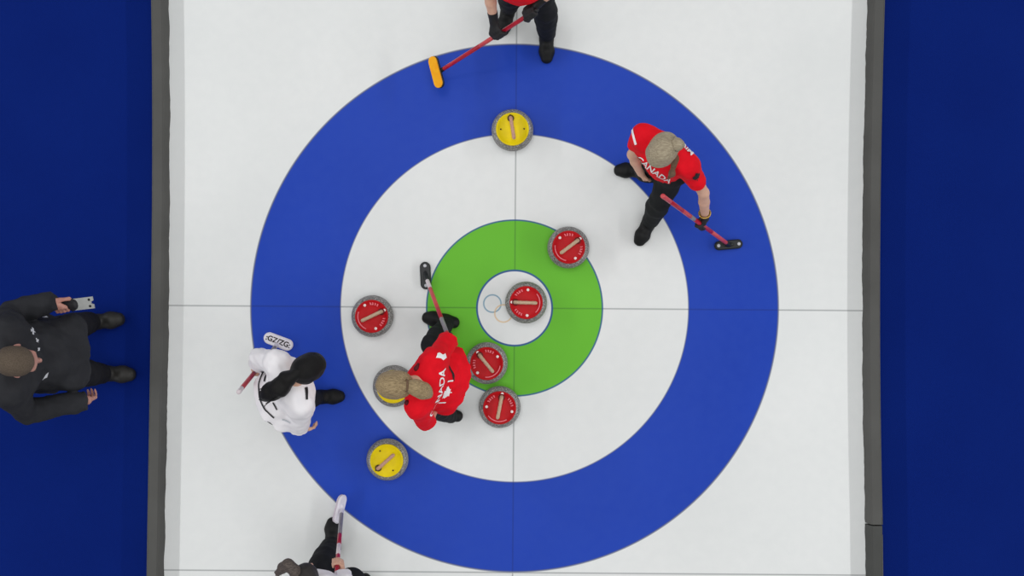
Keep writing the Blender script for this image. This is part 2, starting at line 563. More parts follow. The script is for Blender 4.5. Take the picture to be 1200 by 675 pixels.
class Figure:
    """joints in hall coordinates; every garment is grown from the same skeleton"""

    def __init__(self, J, s=0.95, girth=1.0, belly=0.0):
        self.J = {k: np.asarray(v, float) if not isinstance(v, (list, dict)) else v for k, v in J.items()}
        self.s, self.g, self.belly = s, girth, belly
        j = self.J
        self.lat = unit(j['sh_l'] - j['sh_r'])
        self.hlat = unit(j['hip_l'] - j['hip_r'])
        self.pelvis = 0.5 * (j['hip_l'] + j['hip_r'])
        self.shm = 0.5 * (j['sh_l'] + j['sh_r'])
        self.front = unit(np.cross(self.lat, unit(self.shm - self.pelvis)))   # where the chest faces
        if 'front' in j and np.dot(self.front, j['front']) < 0:
            self.front = -self.front
        bow = j.get('bow', 0.02)
        self.mid = 0.5 * (self.pelvis + self.shm) - self.front * bow
        self.hf, self.hu = unit(j['face']), unit(j['up'] - unit(j['face']) * np.dot(j['up'], unit(j['face'])))
        self.hl = np.cross(self.hu, self.hf)
        feet = 0.5 * (j['an_l'] + j['an_r'])
        self.root = V(feet[0], feet[1], 0)
        self.hands = {}

    # pieces
    def torso(self, B, grow=0.0, hem=None, flare=0.0):
        s, g, j = self.s, self.g, self.J
        lo = self.pelvis if hem is None else self.mid + (self.pelvis - self.mid) * hem
        ll = unit(self.lat + self.hlat)
        B.cap(lo, self.mid, (0.108 * g) * s + grow + flare, (0.098 * g) * s + grow, 0.03, ll, 1.38, flat_a=hem is not None)
        up = self.mid + (self.shm - self.mid) * 0.72
        B.cap(self.mid, up, 0.098 * g * s + grow, 0.108 * g * s + grow, 0.04, self.lat, 1.36)
        B.cap(up, self.shm + (self.shm - self.mid) * 0.05, 0.108 * g * s + grow, 0.062 * s + grow, 0.04, self.lat, 1.7)
        for sd in ('l', 'r'):
            B.cap(self.shm + self.lat * (0.05 if sd == 'l' else -0.05), j['sh_' + sd], 0.062 * s + grow, 0.054 * s + grow, 0.05)
        if self.belly:
            B.ell(self.mid * 0.6 + self.pelvis * 0.4 + self.front * self.belly * 0.75, (self.lat, self.front, unit(self.shm - self.pelvis)), (0.165 * s + grow, 0.145 * s + grow, 0.20 * s + grow), 0.08)

    def arm(self, B, sd, grow=0.0, upto=2.0, flat=True, loose=0.0):
        """upto: 1 = elbow, 2 = wrist"""
        s, j = self.s, self.J
        a, e, w = j['sh_' + sd], j['el_' + sd], j['wr_' + sd]
        t = min(upto, 1.0)
        m = a + (e - a) * t
        ga = math.sqrt(self.g)
        B.cap(a, m, 0.050 * s * ga + grow + loose * 0.4, (0.050 - 0.013 * t) * s * ga + grow + loose, 0.045, flat_b=flat and upto < 1)
        if upto > 1:
            t = upto - 1
            q = e + (w - e) * 0.35
            B.cap(e, q, 0.037 * s * ga + grow + loose, 0.0375 * s * ga + grow + loose, 0.014)
            q2 = e + (w - e) * t
            B.cap(q, q2, 0.0375 * s * ga + grow + loose, 0.027 * s + grow + loose * 1.2, 0.012, flat_b=flat)

    def legs(self, B, grow=0.0, flat=True, loose=0.0):
        s, j = self.s, self.J
        gl = math.sqrt(self.g)
        for sd in ('l', 'r'):
            hpt, kn, an = j['hip_' + sd], j['kn_' + sd], j['an_' + sd]
            B.cap(hpt, kn, 0.086 * s * gl + grow, 0.056 * s + grow + loose, 0.05)
            q = kn + (an - kn) * 0.32 - unit(np.cross(np.cross(kn - hpt, an - kn), an - kn) + 1e-6) * 0.0
            B.cap(kn, q, 0.055 * s + grow + loose, 0.056 * s + grow + loose, 0.016)
            B.cap(q, an + (kn - an) * 0.02, 0.056 * s + grow + loose, 0.038 * s + grow + loose * 1.1, 0.014, flat_b=flat)

    def hips(self, B, grow=0.0):
        s, j = self.s, self.J
        B.cap(j['hip_l'], j['hip_r'], 0.098 * s * self.g + grow, 0.098 * s * self.g + grow, 0.05)
        B.ell(self.pelvis - self.front * 0.03, (self.hlat, self.front, V(0, 0, 1)), (0.155 * s + grow, 0.115 * s * self.g + grow, 0.12 * s + grow), 0.05)

    def foot(self, B, sd, grow=0.0):
        s = self.s
        an, d = self.J['an_' + sd], unit(self.J['ft_' + sd] * V(1, 1, 0))
        z = lambda p, h_: V(p[0], p[1], h_)
        heel, ball, toe = z(an - d * 0.045 * s, 0.040), z(an + d * 0.115 * s, 0.040), z(an + d * 0.165 * s, 0.034)
        l = np.cross(d, V(0, 0, 1))
        B.cap(heel, ball, 0.037 * s + grow, 0.042 * s + grow, 0.03, l, 1.1)
        B.cap(ball, toe, 0.042 * s + grow, 0.033 * s + grow, 0.03, l, 1.2)
        B.cap(an + (self.J['kn_' + sd] - an) * 0.09, z(an + d * 0.02, 0.055), 0.040 * s + grow, 0.042 * s + grow, 0.04)

    def head(self, B, grow=0.0):
        s, j = self.s, self.J
        c, f, u, l = j['head'], self.hf, self.hu, self.hl
        B.ell(c + u * .022 * s - f * .008 * s, (l, f, u), (.074 * s + grow, .094 * s + grow, .088 * s + grow), 0.02)
        B.ell(c + f * .024 * s - u * .058 * s, (l, f, u), (.057 * s, .064 * s, .072 * s), 0.04)
        B.ell(c + f * .070 * s - u * .104 * s, (l, f, u), (.026 * s, .022 * s, .022 * s), 0.03)
        B.cap(c + f * .084 * s + u * .008 * s, c + f * .108 * s - u * .034 * s, .008 * s, .013 * s, 0.012)
        B.ell(c + f * .096 * s - u * .038 * s, (l, f, u), (.018 * s, .012 * s, .010 * s), 0.008)
        B.ell(c + f * .072 * s + u * .020 * s, (l, f, u), (.055 * s, .018 * s, .012 * s), 0.02)
        B.ell(c + f * .082 * s - u * .070 * s, (l, f, u), (.024 * s, .010 * s, .011 * s), 0.012)
        for k in (-1, 1):
            B.ell(c + l * k * .077 * s - u * .012 * s - f * .006 * s, (l * 0.9 - f * k * 0.3, f + l * k * 0.3, u), (.010 * s, .021 * s, .032 * s), 0.006)
        B.cap(self.shm + unit(self.shm - self.mid) * 0.02, c - u * .05 * s - f * .022 * s, .058 * s, .052 * s, 0.04)

    # assembled pieces
    def build(self, label, look, name='person'):
        j, s = self.J, self.s
        self.obj = empty(name, self.root, label, 'person')
        R = self.root
        B = Blob()
        self.torso(B)
        self.hips(B)
        self.legs(B, -0.004, flat=False)
        self.head(B)
        for sd in ('l', 'r'):
            self.arm(B, sd, 0.0, flat=False)
            self.foot(B, sd, -0.010)
            for a, b, r1, r2 in j['hand_' + sd]:
                B.cap(a, b, r1, r2, 0.006)
        v, f = B.mesh(0.0058)
        body = link_mesh('body', v, f, look['skin'], self.obj, R, label=look.get('skin_label'))
        c, ff, u, l = j['head'], self.hf, self.hu, self.hl
        for k in (-1, 1):
            e = ball('eye', c + ff * .0765 * s + l * k * .031 * s - u * .002 * s, .0110 * s, M['eye'], self.obj, R)
            ball('iris', c + ff * .0832 * s + l * k * .031 * s - u * .003 * s, .0052 * s, M['iris'], e, R)
        for k in (-1, 1):
            p = c + ff * .086 * s + l * k * .031 * s + u * .017 * s
            Bb = Blob().cap(p - l * .015 * s - ff * (.004 if k < 0 else 0) * s, p + l * .015 * s - ff * (.004 if k > 0 else 0) * s, .0042 * s, .0042 * s, 0)
            v, f = Bb.mesh(0.0022)
            link_mesh('eyebrow', v, f, look.get('brow', M['hair_brown']), self.obj, R)
        B = Blob().ell(c + ff * .090 * s - u * .0725 * s, (l, ff, u), (.023 * s, .008 * s, .008 * s), 0)
        v, f = B.mesh(0.003)
        link_mesh('lips', v, f, M['lip'], self.obj, R)
        return self.obj

    def shirt(self, material, name='shirt', sleeve=0.8, grow=0.013, hem=1.0, noise=0.004, seed=1, loose=0.010, collar=True, label=None, flare=0.02, extra=()):
        B = Blob()
        self.torso(B, grow, hem=hem, flare=flare)
        for p, q, r in extra:
            B.cap(p, q, r, r, 0.07)
        sl = sleeve if isinstance(sleeve, dict) else {'l': sleeve, 'r': sleeve}
        for sd in ('l', 'r'):
            self.arm(B, sd, grow * 0.6, sl[sd], True, loose)
        if collar:
            n = unit(self.shm - self.mid)
            B.cap(self.shm, self.shm + n * 0.035 + (self.J['head'] - self.shm) * 0.12, 0.068 * self.s, 0.064 * self.s, 0.02, flat_b=True)
        v, f = B.mesh(0.0065, noise, 52, seed)
        o = link_mesh(name, v, f, material, self.obj, self.root, label=label)
        self.sm = (v, f)
        return o

    def trousers(self, material, grow=0.010, loose=0.012, noise=0.004, seed=3, label=None):
        B = Blob()
        self.hips(B, grow * 0.6 + 0.006)
        self.legs(B, grow, True, loose)
        B.cap(self.pelvis, self.pelvis + (self.mid - self.pelvis) * 0.72, 0.108 * self.s * self.g + 0.007, 0.102 * self.s * self.g + 0.007, 0.03, self.lat, 1.36, flat_b=True)
        v, f = B.mesh(0.0068, noise, 46, seed)
        return link_mesh('trousers', v, f, material, self.obj, self.root, label=label)

    def shoes(self, material):
        out = []
        for sd in ('l', 'r'):
            B = Blob()
            self.foot(B, sd, 0.002)
            B.cut(V(0, 0, -1), V(0, 0, 0.012))
            v, f = B.mesh(0.0055)
            sh = link_mesh('shoe', v, f, material, self.obj, self.root)
            B = Blob()
            self.foot(B, sd, 0.006)
            B.cut(V(0, 0, -1), V(0, 0, 0.001))
            B.cut(V(0, 0, 1), V(0, 0, 0.020))
            v, f = B.mesh(0.0045)
            link_mesh('sole', v, f, M['sole'], sh, self.root)
            an, d = self.J['an_' + sd], unit(self.J['ft_' + sd] * V(1, 1, 0))
            l = np.cross(d, V(0, 0, 1))
            B = Blob()
            for t in (0.05, 0.072, 0.094):
                p = an + d * t * self.s
                zz = 0.087 - (t - 0.05) * 0.22
                B.cap(V(p[0], p[1], zz) - l * 0.022, V(p[0], p[1], zz) + l * 0.022, 0.0035, 0.0035, 0)
            v, f = B.mesh(0.0025)
            link_mesh('lace', v, f, M['grey_lace'], sh, self.root)
            out.append(sh)
        return out

    def gloves(self, sides, material, cuff=0.16, grow=0.0022):
        for sd in sides:
            B = Blob()
            for a, b, r1, r2 in self.J['hand_' + sd]:
                B.cap(a, b, r1 + grow, r2 + grow, 0.005)
            w, e = self.J['wr_' + sd], self.J['el_' + sd]
            B.cap(w, w + (e - w) * cuff, 0.026 * self.s + 0.004, 0.030 * self.s + 0.005, 0.012, flat_b=True)
            v, f = B.mesh(0.0042)
            link_mesh('glove', v, f, material, self.obj, self.root)

    def place(self, px, py, dx, dy, spread=5):
        """a spot on the garment, its mean normal, and the way a line of print runs along it"""
        v, f = self.sm
        tree = BVHTree.FromPolygons([tuple(p) for p in v], [tuple(q) for q in f])
        eye = Vector((0, 0, CAM_H))
        pt, ns = None, []
        for ox, oy in ((0, 0), (spread, 0), (-spread, 0), (0, spread), (0, -spread)):
            hit, n, _, _ = tree.ray_cast(eye, (Vector(W(px + ox, py + oy, 0)) - eye).normalized())
            if hit is None:
                continue
            n = np.array(n)
            ns.append(n if n[2] > 0 else -n)
            if ox == oy == 0:
                pt = np.array(hit)
        if pt is None:
            return W(px, py, 1.0), V(dx, -dy, 0), V(dy, dx, 0), V(0, 0, 1)
        n = unit(np.mean(ns, axis=0))
        d = unit(V(dx, -dy, 0))
        t = unit(d - V(0, 0, 1) * (np.dot(d, n) / max(n[2], 0.25)))
        t = unit(t - n * np.dot(t, n))
        return pt, t, np.cross(n, t), n

    def decal(self, garment, shapes, origin, right, upv, normal, material, name='print', label=None, off=0.004):
        """flat shapes (polygons in metres) printed on a garment"""
        v, f = self.sm
        tree = BVHTree.FromPolygons([tuple(p) for p in v], [tuple(q) for q in f])
        right, upv, normal = unit(right), unit(upv), unit(normal)
        bm = bmesh.new()
        for poly in shapes:
            vs = [bm.verts.new((x, y, 0)) for x, y in poly]
            es = []
            for i in range(len(vs)):
                try:
                    es.append(bm.edges.new((vs[i], vs[(i + 1) % len(vs)])))
                except ValueError:
                    pass
            bmesh.ops.triangle_fill(bm, edges=es, use_beauty=True)
        drape(bm, tree, origin, right, upv, normal, off, self.root)
        return bm_mesh(name, bm, material, garment, True, label)

    def text(self, garment, body, size, origin, right, upv, normal, material, name='lettering', label=None, off=0.004, bend=0.0):
        v, f = self.sm
        tree = BVHTree.FromPolygons([tuple(p) for p in v], [tuple(q) for q in f])
        cu = bpy.data.curves.new('lettering_source', 'FONT')
        cu.body = body
        cu.size = size
        cu.align_x = 'CENTER'
        cu.align_y = 'CENTER'
        cu.offset = size * 0.018
        cu.resolution_u = 3
        tmp = bpy.data.objects.new('lettering_source', cu)
        me = bpy.data.meshes.new_from_object(tmp)
        bm = bmesh.new()
        bm.from_mesh(me)
        bpy.data.objects.remove(tmp)
        bpy.data.curves.remove(cu)
        bpy.data.meshes.remove(me)
        if bend:
            for q in bm.verts:
                a = q.co.x * bend
                r = 1 / bend
                x, y = q.co.x, q.co.y
                q.co.x = (r - y) * math.sin(a) if bend else x
                q.co.y = r - (r - y) * math.cos(a)
        bmesh.ops.triangulate(bm, faces=bm.faces[:])
        drape(bm, tree, origin, unit(right), unit(upv), unit(normal), off, self.root)
        return bm_mesh(name, bm, material, garment, True, label)


def drape(bm, tree, origin, right, upv, normal, off, root):
    for _ in range(3):
        long_ = [e for e in bm.edges if e.calc_length() > 0.012]
        if not long_:
            break
        bmesh.ops.subdivide_edges(bm, edges=long_, cuts=1)
        bmesh.ops.triangulate(bm, faces=[f for f in bm.faces if len(f.verts) > 3])
    bad = []
    for q in bm.verts:
        p = origin + right * q.co.x + upv * q.co.y
        hit, nrm, _, _ = tree.ray_cast(Vector(p + normal * 0.35), Vector(-normal), 0.8)
        if hit is None:
            bad.append(q)
            continue
        nn = np.array(nrm)
        if np.dot(nn, normal) < 0:
            nn = -nn
        q.co = Vector(np.array(hit) + nn * off - root)
    bmesh.ops.delete(bm, geom=bad, context='VERTS')


M['grey_lace'] = mat('dark_grey_lace', (52, 52, 54), (44, 44, 46), 30, 0.8)


def ball(name, c, r, material, parent, origin):
    bm = bmesh.new()
    bmesh.ops.create_icosphere(bm, subdivisions=3, radius=r, matrix=Matrix.Translation(Vector(np.asarray(c) - np.asarray(origin))))
    return bm_mesh(name, bm, material, parent, True)


def hair_strands(name, paths, r0, r1, material, parent, origin, n=60, spread=0.02, seed=0, label=None):
    """many thin locks bundled along a path, one mesh"""
    rng = random.Random(seed)
    bm = bmesh.new()
    for _ in range(n):
        path = paths[rng.randrange(len(paths))]
        off = [rng.gauss(0, 1) for _ in range(3)]
        pts = []
        m = len(path)
        for i, p in enumerate(path):
            k = spread * (0.7 + 0.3 * i / (m - 1))
            pts.append(np.asarray(p) + np.array(off) * k + np.array([rng.gauss(0, 1) for _ in range(3)]) * k * 0.06)
        rr = [r0 * (0.8 + 0.4 * rng.random()) * (1 - 0.75 * i / (m - 1)) + r1 for i in range(m)]
        tube_bm(bm, pts, rr, 5, origin)
    return bm_mesh(name, bm, material, parent, True, label)


def tube_bm(bm, pts, radii, seg=12, origin=(0, 0, 0), caps=True):
    pts = [np.asarray(p, float) - np.asarray(origin) for p in pts]
    rings = []
    prev = None
    for i, p in enumerate(pts):
        d = unit(pts[min(i + 1, len(pts) - 1)] - pts[max(i - 1, 0)])
        if prev is None:
            ref = V(0, 0, 1) if abs(d[2]) < 0.9 else V(1, 0, 0)
            a = unit(np.cross(d, ref))
        else:
            a = unit(prev - d * np.dot(prev, d))
        prev = a
        b = np.cross(d, a)
        rings.append([bm.verts.new(tuple(p + radii[i] * (a * math.cos(2 * PI * k / seg) + b * math.sin(2 * PI * k / seg)))) for k in range(seg)])
    for i in range(len(rings) - 1):
        for k in range(seg):
            bm.faces.new((rings[i][k], rings[i][(k + 1) % seg], rings[i + 1][(k + 1) % seg], rings[i + 1][k]))
    if caps:
        bm.faces.new(rings[0][::-1])
        bm.faces.new(rings[-1])


def lathe(name, prof, material, parent=None, seg=64, label=None, origin=(0, 0, 0)):
    bm = bmesh.new()
    rings = []
    for r, z in prof:
        if r < 1e-6:
            rings.append([bm.verts.new((origin[0], origin[1], origin[2] + z))])
        else:
            rings.append([bm.verts.new((origin[0] + r * math.cos(2 * PI * k / seg), origin[1] + r * math.sin(2 * PI * k / seg), origin[2] + z)) for k in range(seg)])
    for A, Bq in zip(rings, rings[1:]):
        for k in range(seg):
            k2 = (k + 1) % seg
            if len(A) == 1 and len(Bq) == 1:
                continue
            if len(A) == 1:
                bm.faces.new((A[0], Bq[k2], Bq[k]))
            elif len(Bq) == 1:
                bm.faces.new((A[k], A[k2], Bq[0]))
            else:
                bm.faces.new((A[k], A[k2], Bq[k2], Bq[k]))
    return bm_mesh(name, bm, material, parent, True, label)


# ------------------------------------------------------------------ the sheet
TILT = math.radians(-0.43)
TEE = W(603, 361)


def build_setting():
    bm = bmesh.new()
    bmesh.ops.create_grid(bm, x_segments=8, y_segments=8, size=9.0)
    o = bm_mesh('floor_carpet', bm, M['carpet'])
    o.location = (0, 0, -0.012)
    tag(o, 'deep blue carpet on both sides of the sheet of ice', kind='structure')
    # slab of ice in its own frame: origin at the tee, long axis up and down the sheet
    bm = bmesh.new()
    bmesh.ops.create_cube(bm, size=1.0)
    bmesh.ops.scale(bm, vec=(4.92, 11.0, 0.03), verts=bm.verts)
    bmesh.ops.translate(bm, vec=(0.02, 0, -0.015), verts=bm.verts)
    o = bm_mesh('floor', bm, M['ice'])
    o.location = (TEE[0], TEE[1], 0)
    o.rotation_euler = (0, 0, TILT)
    tag(o, 'white curling ice with a blue and green target painted on it', kind='structure')


BOARD_H = 0.085


def barrier(points, label, material, width=0.098):
    """a soft foam bumper whose inner foot follows the given photo points"""
    path = [W(x, y, 0) for x, y in points]
    # dense smooth path
    ys = np.array([p[1] for p in path])
    xs = np.array([p[0] for p in path])
    order = np.argsort(ys)
    yy = np.arange(ys.min(), ys.max() + 1e-6, 0.03)
    co = np.polyfit(ys[order], xs[order], min(3, len(path) - 1))
    xx = np.polyval(co, yy)
    side = -1 if xx.mean() < 0 else 1
    rng = random.Random(int(abs(xx.mean()) * 1000))
    jag = [0.0]
    for _ in yy[1:]:
        jag.append(jag[-1] * 0.8 + rng.uniform(-0.0022, 0.0022))
    base = V(xx[0], yy[0], 0)
    root = empty('foam_barrier', base, label, 'barrier')
    bm = bmesh.new()
    h, w, c = BOARD_H, width, 0.012
    prof = [(0, 0.001), (0.002, 0.022), (0.018, h - c), (0.030, h), (w - c, h), (w - c * 0.3, h - c * 0.3), (w, h - c), (w, 0.001)]
    rings = []
    for i, (x, y) in enumerate(zip(xx, yy)):
        rings.append([bm.verts.new((x + side * (px + (jag[i] if k < 3 else 0)) - base[0], y - base[1], pz)) for k, (px, pz) in enumerate(prof)])
    for a, b in zip(rings, rings[1:]):
        for k in range(len(prof)):
            k2 = (k + 1) % len(prof)
            bm.faces.new((a[k], a[k2], b[k2], b[k]))
    bm.faces.new(rings[0])
    bm.faces.new(rings[-1][::-1])
    bm_mesh('foam_body', bm, material, root)
    # stitched edging along both top corners
    for e in (w - 0.004,):
        bm = bmesh.new()
        tube_bm(bm, [V(x + side * e - base[0], y - base[1], h - 0.004) for x, y in zip(xx[::3], yy[::3])], [0.004] * len(xx[::3]), 6)
        bm_mesh('edging', bm, M['board_edge'], root, True)
    return root


M['board_edge'] = mat('grey_edging', (96, 96, 95), (86, 86, 85), 20, 0.9, 0.15)


# ------------------------------------------------------------------ curling stones
def stone(colour):
    red = colour == 'red'
    root = empty('curling_stone', (0, 0, 0), 'stone', 'curling stone', 'curling stones with %s handles' % colour)
    prof = [(0, 0.004), (0.055, 0.004), (0.062, 0.0), (0.068, 0.004), (0.105, 0.018), (0.128, 0.034), (0.1405, 0.048), (0.1425, 0.056)]
    prof += [(0.1425, 0.076), (0.1405, 0.084), (0.131, 0.098), (0.118, 0.108), (0.098, 0.114), (0.0, 0.115)]
    lathe('granite_body', prof, M['granite'], root)
    lathe('striking_band', [(0.1424, 0.0545), (0.1438, 0.056), (0.1438, 0.076), (0.1424, 0.0775)], M['granite_band'], root)
    hm = M['handle_red'] if red else M['handle_yellow']
    rc = 0.113
    cap_ = lathe('handle_plate', [(rc - 0.004, 0.108), (rc, 0.112), (rc, 0.123), (rc - 0.003, 0.127), (rc - 0.008, 0.127), (rc - 0.012, 0.1235), (0.05, 0.1255), (0, 0.126)], hm, root)
    # gooseneck grip: rises at +x, runs back over the middle to -x
    pts = [(0.074, 0, 0.120), (0.076, 0, 0.138), (0.072, 0, 0.152), (0.060, 0, 0.1605), (0.04, 0, 0.163), (0.0, 0, 0.163), (-0.045, 0, 0.162), (-0.060, 0, 0.160), (-0.064, 0, 0.158)]
    B = Blob()
    for a, b in zip(pts, pts[1:]):
        B.cap(a, b, 0.0125, 0.0125, 0.004, (0, 1, 0), 0.95)
    v, f = B.mesh(0.003)
    link_mesh('grip', v, f, M['grip_beige'] if red else M['grip_pink'], root)
    lathe('grip_collar', [(0.0215, 0.1245), (0.0235, 0.130), (0.0205, 0.134), (0.0115, 0.134)], M['mark_dark'] if not red else M['collar_red'], root, 24, origin=(0.074, 0, 0))

    def disc(name, r, ang, rad, m):
        a = math.radians(ang)
        lathe(name, [(0, 0.1305), (r * 0.8, 0.1302), (r, 0.1275), (r, 0.122)], m, root, 16, origin=(rad * math.cos(a), rad * math.sin(a), 0))

    if red:
        disc('light_dot', 0.0100, 0, 0.098, M['mark_white'])
        disc('light_dot', 0.0100, 96, 0.088, M['mark_white'])
        disc('light_dot', 0.0100, -96, 0.088, M['mark_white'])
        for sgn in (1, -1):
            bm = bmesh.new()
            for k in range(4):
                a0 = math.radians(sgn * (36 + 11 * k))
                for seg_ in (((0.078, 0.0), (0.094, 0.0)), ((0.094, 0.0), (0.090, 0.055)), ((0.086, 0.0), (0.086, 0.045)), ((0.078, 0.05), (0.086, 0.05)))[: 2 + (k * 7 + 3) % 3]:
                    (r1, d1), (r2, d2) = seg_
                    q = [V(r1 * math.cos(a0 + d1), r1 * math.sin(a0 + d1), 0.1285), V(r2 * math.cos(a0 + d2), r2 * math.sin(a0 + d2), 0.1285)]
                    tube_bm(bm, q, [0.0042, 0.0042], 6)
            bm_mesh('stamped_mark', bm, M['mark_pink'], root, False, 'small pale pink stamped characters')
        bm = bmesh.new()
        tube_bm(bm, [V(0.093 * math.cos(t), 0.093 * math.sin(t), 0.128) for t in np.linspace(math.radians(135), math.radians(222), 20)], [0.0042] * 20, 6)
        bm_mesh('arc_mark', bm, M['mark_pink'], root, True, 'pale pink curved line')
    else:
        disc('screw_dot', 0.0055, 82, 0.080, M['mark_dark'])
        disc('screw_dot', 0.0055, -98, 0.080, M['mark_dark'])
        disc('screw_dot', 0.0055, 0, 0.097, M['mark_dark'])
    return root


M['collar_red'] = mat('dark_red_collar', (120, 10, 14), (100, 6, 10), 30, 0.5)


def copy_tree(o, parent=None):
    c = o.copy()
    COL.objects.link(c)
    c.parent = parent
    for ch in list(o.children):
        copy_tree(ch, c)
    return c


def build_stones():
    spec = [('red', 666, 290, (678, 281), 'red handled curling stone on the upper right edge of the green ring'),
            ('red', 616.5, 354.5, (601, 354), 'red handled curling stone inside the white centre circle, covering part of the five rings'),
            ('red', 436.5, 370.5, (446, 366), 'red handled curling stone alone on white ice beside the inner rim of the blue ring'),
            ('red', 570.5, 425.5, (562, 415), 'red handled curling stone on the lower part of the green ring, beside the blonde player'),
            ('red', 585.5, 477, (588, 464), 'red handled curling stone on white ice just outside the bottom of the green ring'),
            ('yellow', 600.5, 152.5, (598.5, 140), 'yellow handled curling stone on the inner edge at the top of the blue ring'),
            ('yellow', 454, 538.5, (445, 546.5), 'yellow handled curling stone on the lower left of the blue ring'),
            ('yellow', 461.5, 452.5, (452, 445), 'yellow handled curling stone mostly hidden below the blonde player\'s head')]
    proto = {}
    for col, x, y, (rx, ry), label in spec:
        if col not in proto:
            proto[col] = stone(col)
            o = proto[col]
        else:
            o = copy_tree(proto[col])
        p = W(x, y, 0.07)
        o.location = (p[0], p[1], 0.0)
        o.rotation_euler = (0, 0, math.atan2(-(ry - y), rx - x))
        o['label'] = label


# ------------------------------------------------------------------ brooms
def superpad(bm, c, L, l2, n, length, width, z0, z1, bevel=0.004, origin=(0, 0, 0)):
    """a stadium-shaped slab: L long axis, l2 across, n thickness axis"""
    out = []
    seg = 14
    r = width / 2
    hl = length / 2 - r
    for k in range(seg + 1):
        a = -PI / 2 + PI * k / seg
        out.append((hl + r * math.cos(a), r * math.sin(a)))
    for k in range(seg + 1):
        a = PI / 2 + PI * k / seg
        out.append((-hl + r * math.cos(a), r * math.sin(a)))
    rings = []
    for z, k in ((z0, bevel), (z0 + bevel, 0), (z1 - bevel, 0), (z1, bevel)):
        ring = []
        for x, y in out:
            m = math.hypot(x, y)
            fx, fy = x - math.copysign(min(k, abs(x)), x) * (abs(x) / length * 2), y - math.copysign(min(k, abs(y)), y) * (abs(y) / r if r else 0)
            p = c + L * fx + l2 * fy + n * z - np.asarray(origin)
            ring.append(bm.verts.new(tuple(p)))
        rings.append(ring)
    for A, Bq in zip(rings, rings[1:]):
        for k in range(len(out)):
            k2 = (k + 1) % len(out)
            bm.faces.new((A[k], A[k2], Bq[k2], Bq[k]))
    bm.faces.new(rings[0][::-1])
    bm.faces.new(rings[-1])


def broom(head, end, long_dir, normal, label, housing, pad, segments, length=0.2, width=0.065, thick=0.034, joint=None, studs=None, text=None, joint_off=0.0, joint_side=0.0, cap=None):
    """head: centre of the brush at its pad face; normal: from pad to housing; segments: (t0, t1, material) along the shaft"""
    n = unit(normal)
    L = unit(np.asarray(long_dir, float) - n * np.dot(long_dir, n))
    l2 = np.cross(n, L)
    root = empty('curling_broom', head, label, 'broom')
    bm = bmesh.new()
    superpad(bm, head, L, l2, n, length * 0.98, width * 0.97, 0.0, 0.014, 0.003, head)
    bm_mesh('brush_pad', bm, pad, root)
    bm = bmesh.new()
    superpad(bm, head, L, l2, n, length, width, 0.012, thick, 0.007, head)
    hs = bm_mesh('brush_head', bm, housing, root)
    side = end - head
    side = l2 * (1 if np.dot(side, l2) > 0 else -1) * joint_side
    j = head + n * (thick + 0.004) + L * joint_off + side
    d = unit(end - j)
    B = Blob()
    B.cap(head + side + n * thick * 0.8 - L * 0.022 + L * joint_off, head + side + n * thick * 0.8 + L * (0.022 + joint_off), 0.014, 0.014, 0.01)
    B.cap(j, j + d * 0.065, 0.016, 0.0145, 0.012, flat_b=True)
    v, f = B.mesh(0.003)
    link_mesh('swivel_socket', v, f, joint or housing, root, head)
    a0 = j + d * 0.055
    for k, (t0, t1, m) in enumerate(segments):
        bm = bmesh.new()
        p, q = a0 + (end - a0) * t0, a0 + (end - a0) * t1
        r = 0.0140
        e = d * 0.002
        tube_bm(bm, [p, p + e, q - e, q], [r * 0.94, r, r, r * 0.94], 16, head)
        bm_mesh('shaft' if k == 0 else 'shaft_section', bm, m, root, True)
    bm = bmesh.new()
    tube_bm(bm, [end - d * 0.012, end - d * 0.004, end + d * 0.008, end + d * 0.012], [0.0154, 0.0154, 0.0145, 0.009], 16, head)
    bm_mesh('end_cap', bm, cap or M['shaft_white'], root, True)
    if studs is not None:
        for k in (-1, 1):
            bm = bmesh.new()
            p = head + L * k * length * 0.36 + n * (thick - 0.001)
            tube_bm(bm, [p, p + n * 0.003, p + n * 0.005], [0.0115, 0.0115, 0.008], 16, head)
            bm_mesh('screw', bm, studs, hs, True, 'pale round screw')
    if text:
        cu = bpy.data.curves.new('lettering_source', 'FONT')
        cu.body = text
        cu.size = width * 0.62
        cu.align_x = 'CENTER'
        cu.align_y = 'CENTER'
        cu.offset = 0.0012
        cu.extrude = 0.0008
        tmp = bpy.data.objects.new('lettering_source', cu)
        me = bpy.data.meshes.new_from_object(tmp)
        bpy.data.objects.remove(tmp)
        bm = bmesh.new()
        bm.from_mesh(me)
        for q in bm.verts:
            p = L * q.co.x + l2 * q.co.y + n * (thick + 0.0012 + q.co.z)
            q.co = Vector(p)
        bm_mesh('lettering', bm, M['black_print'], hs, False, 'black characters')
    return root


def along(a, b, t):
    return a + (b - a) * t


LEAF = [(0, 1), (.16, .68), (.36, .78), (.28, .36), (.5, .56), (.58, .44), (.92, .48), (.8, .2), (.94, .08), (.46, -.32), (.52, -.5), (.06, -.44), (.06, -.9),
        (-.06, -.9), (-.06, -.44), (-.52, -.5), (-.46, -.32), (-.94, .08), (-.8, .2), (-.92, .48), (-.58, .44), (-.5, .56), (-.28, .36), (-.36, .78), (-.16, .68)]


def leaf(k, cx=0, cy=0):
    return [(cx + k * x, cy + k * y) for x, y in LEAF]


def rect(w, h_, cx=0, cy=0):
    return [(cx - w / 2, cy - h_ / 2), (cx + w / 2, cy - h_ / 2), (cx + w / 2, cy + h_ / 2), (cx - w / 2, cy + h_ / 2)]


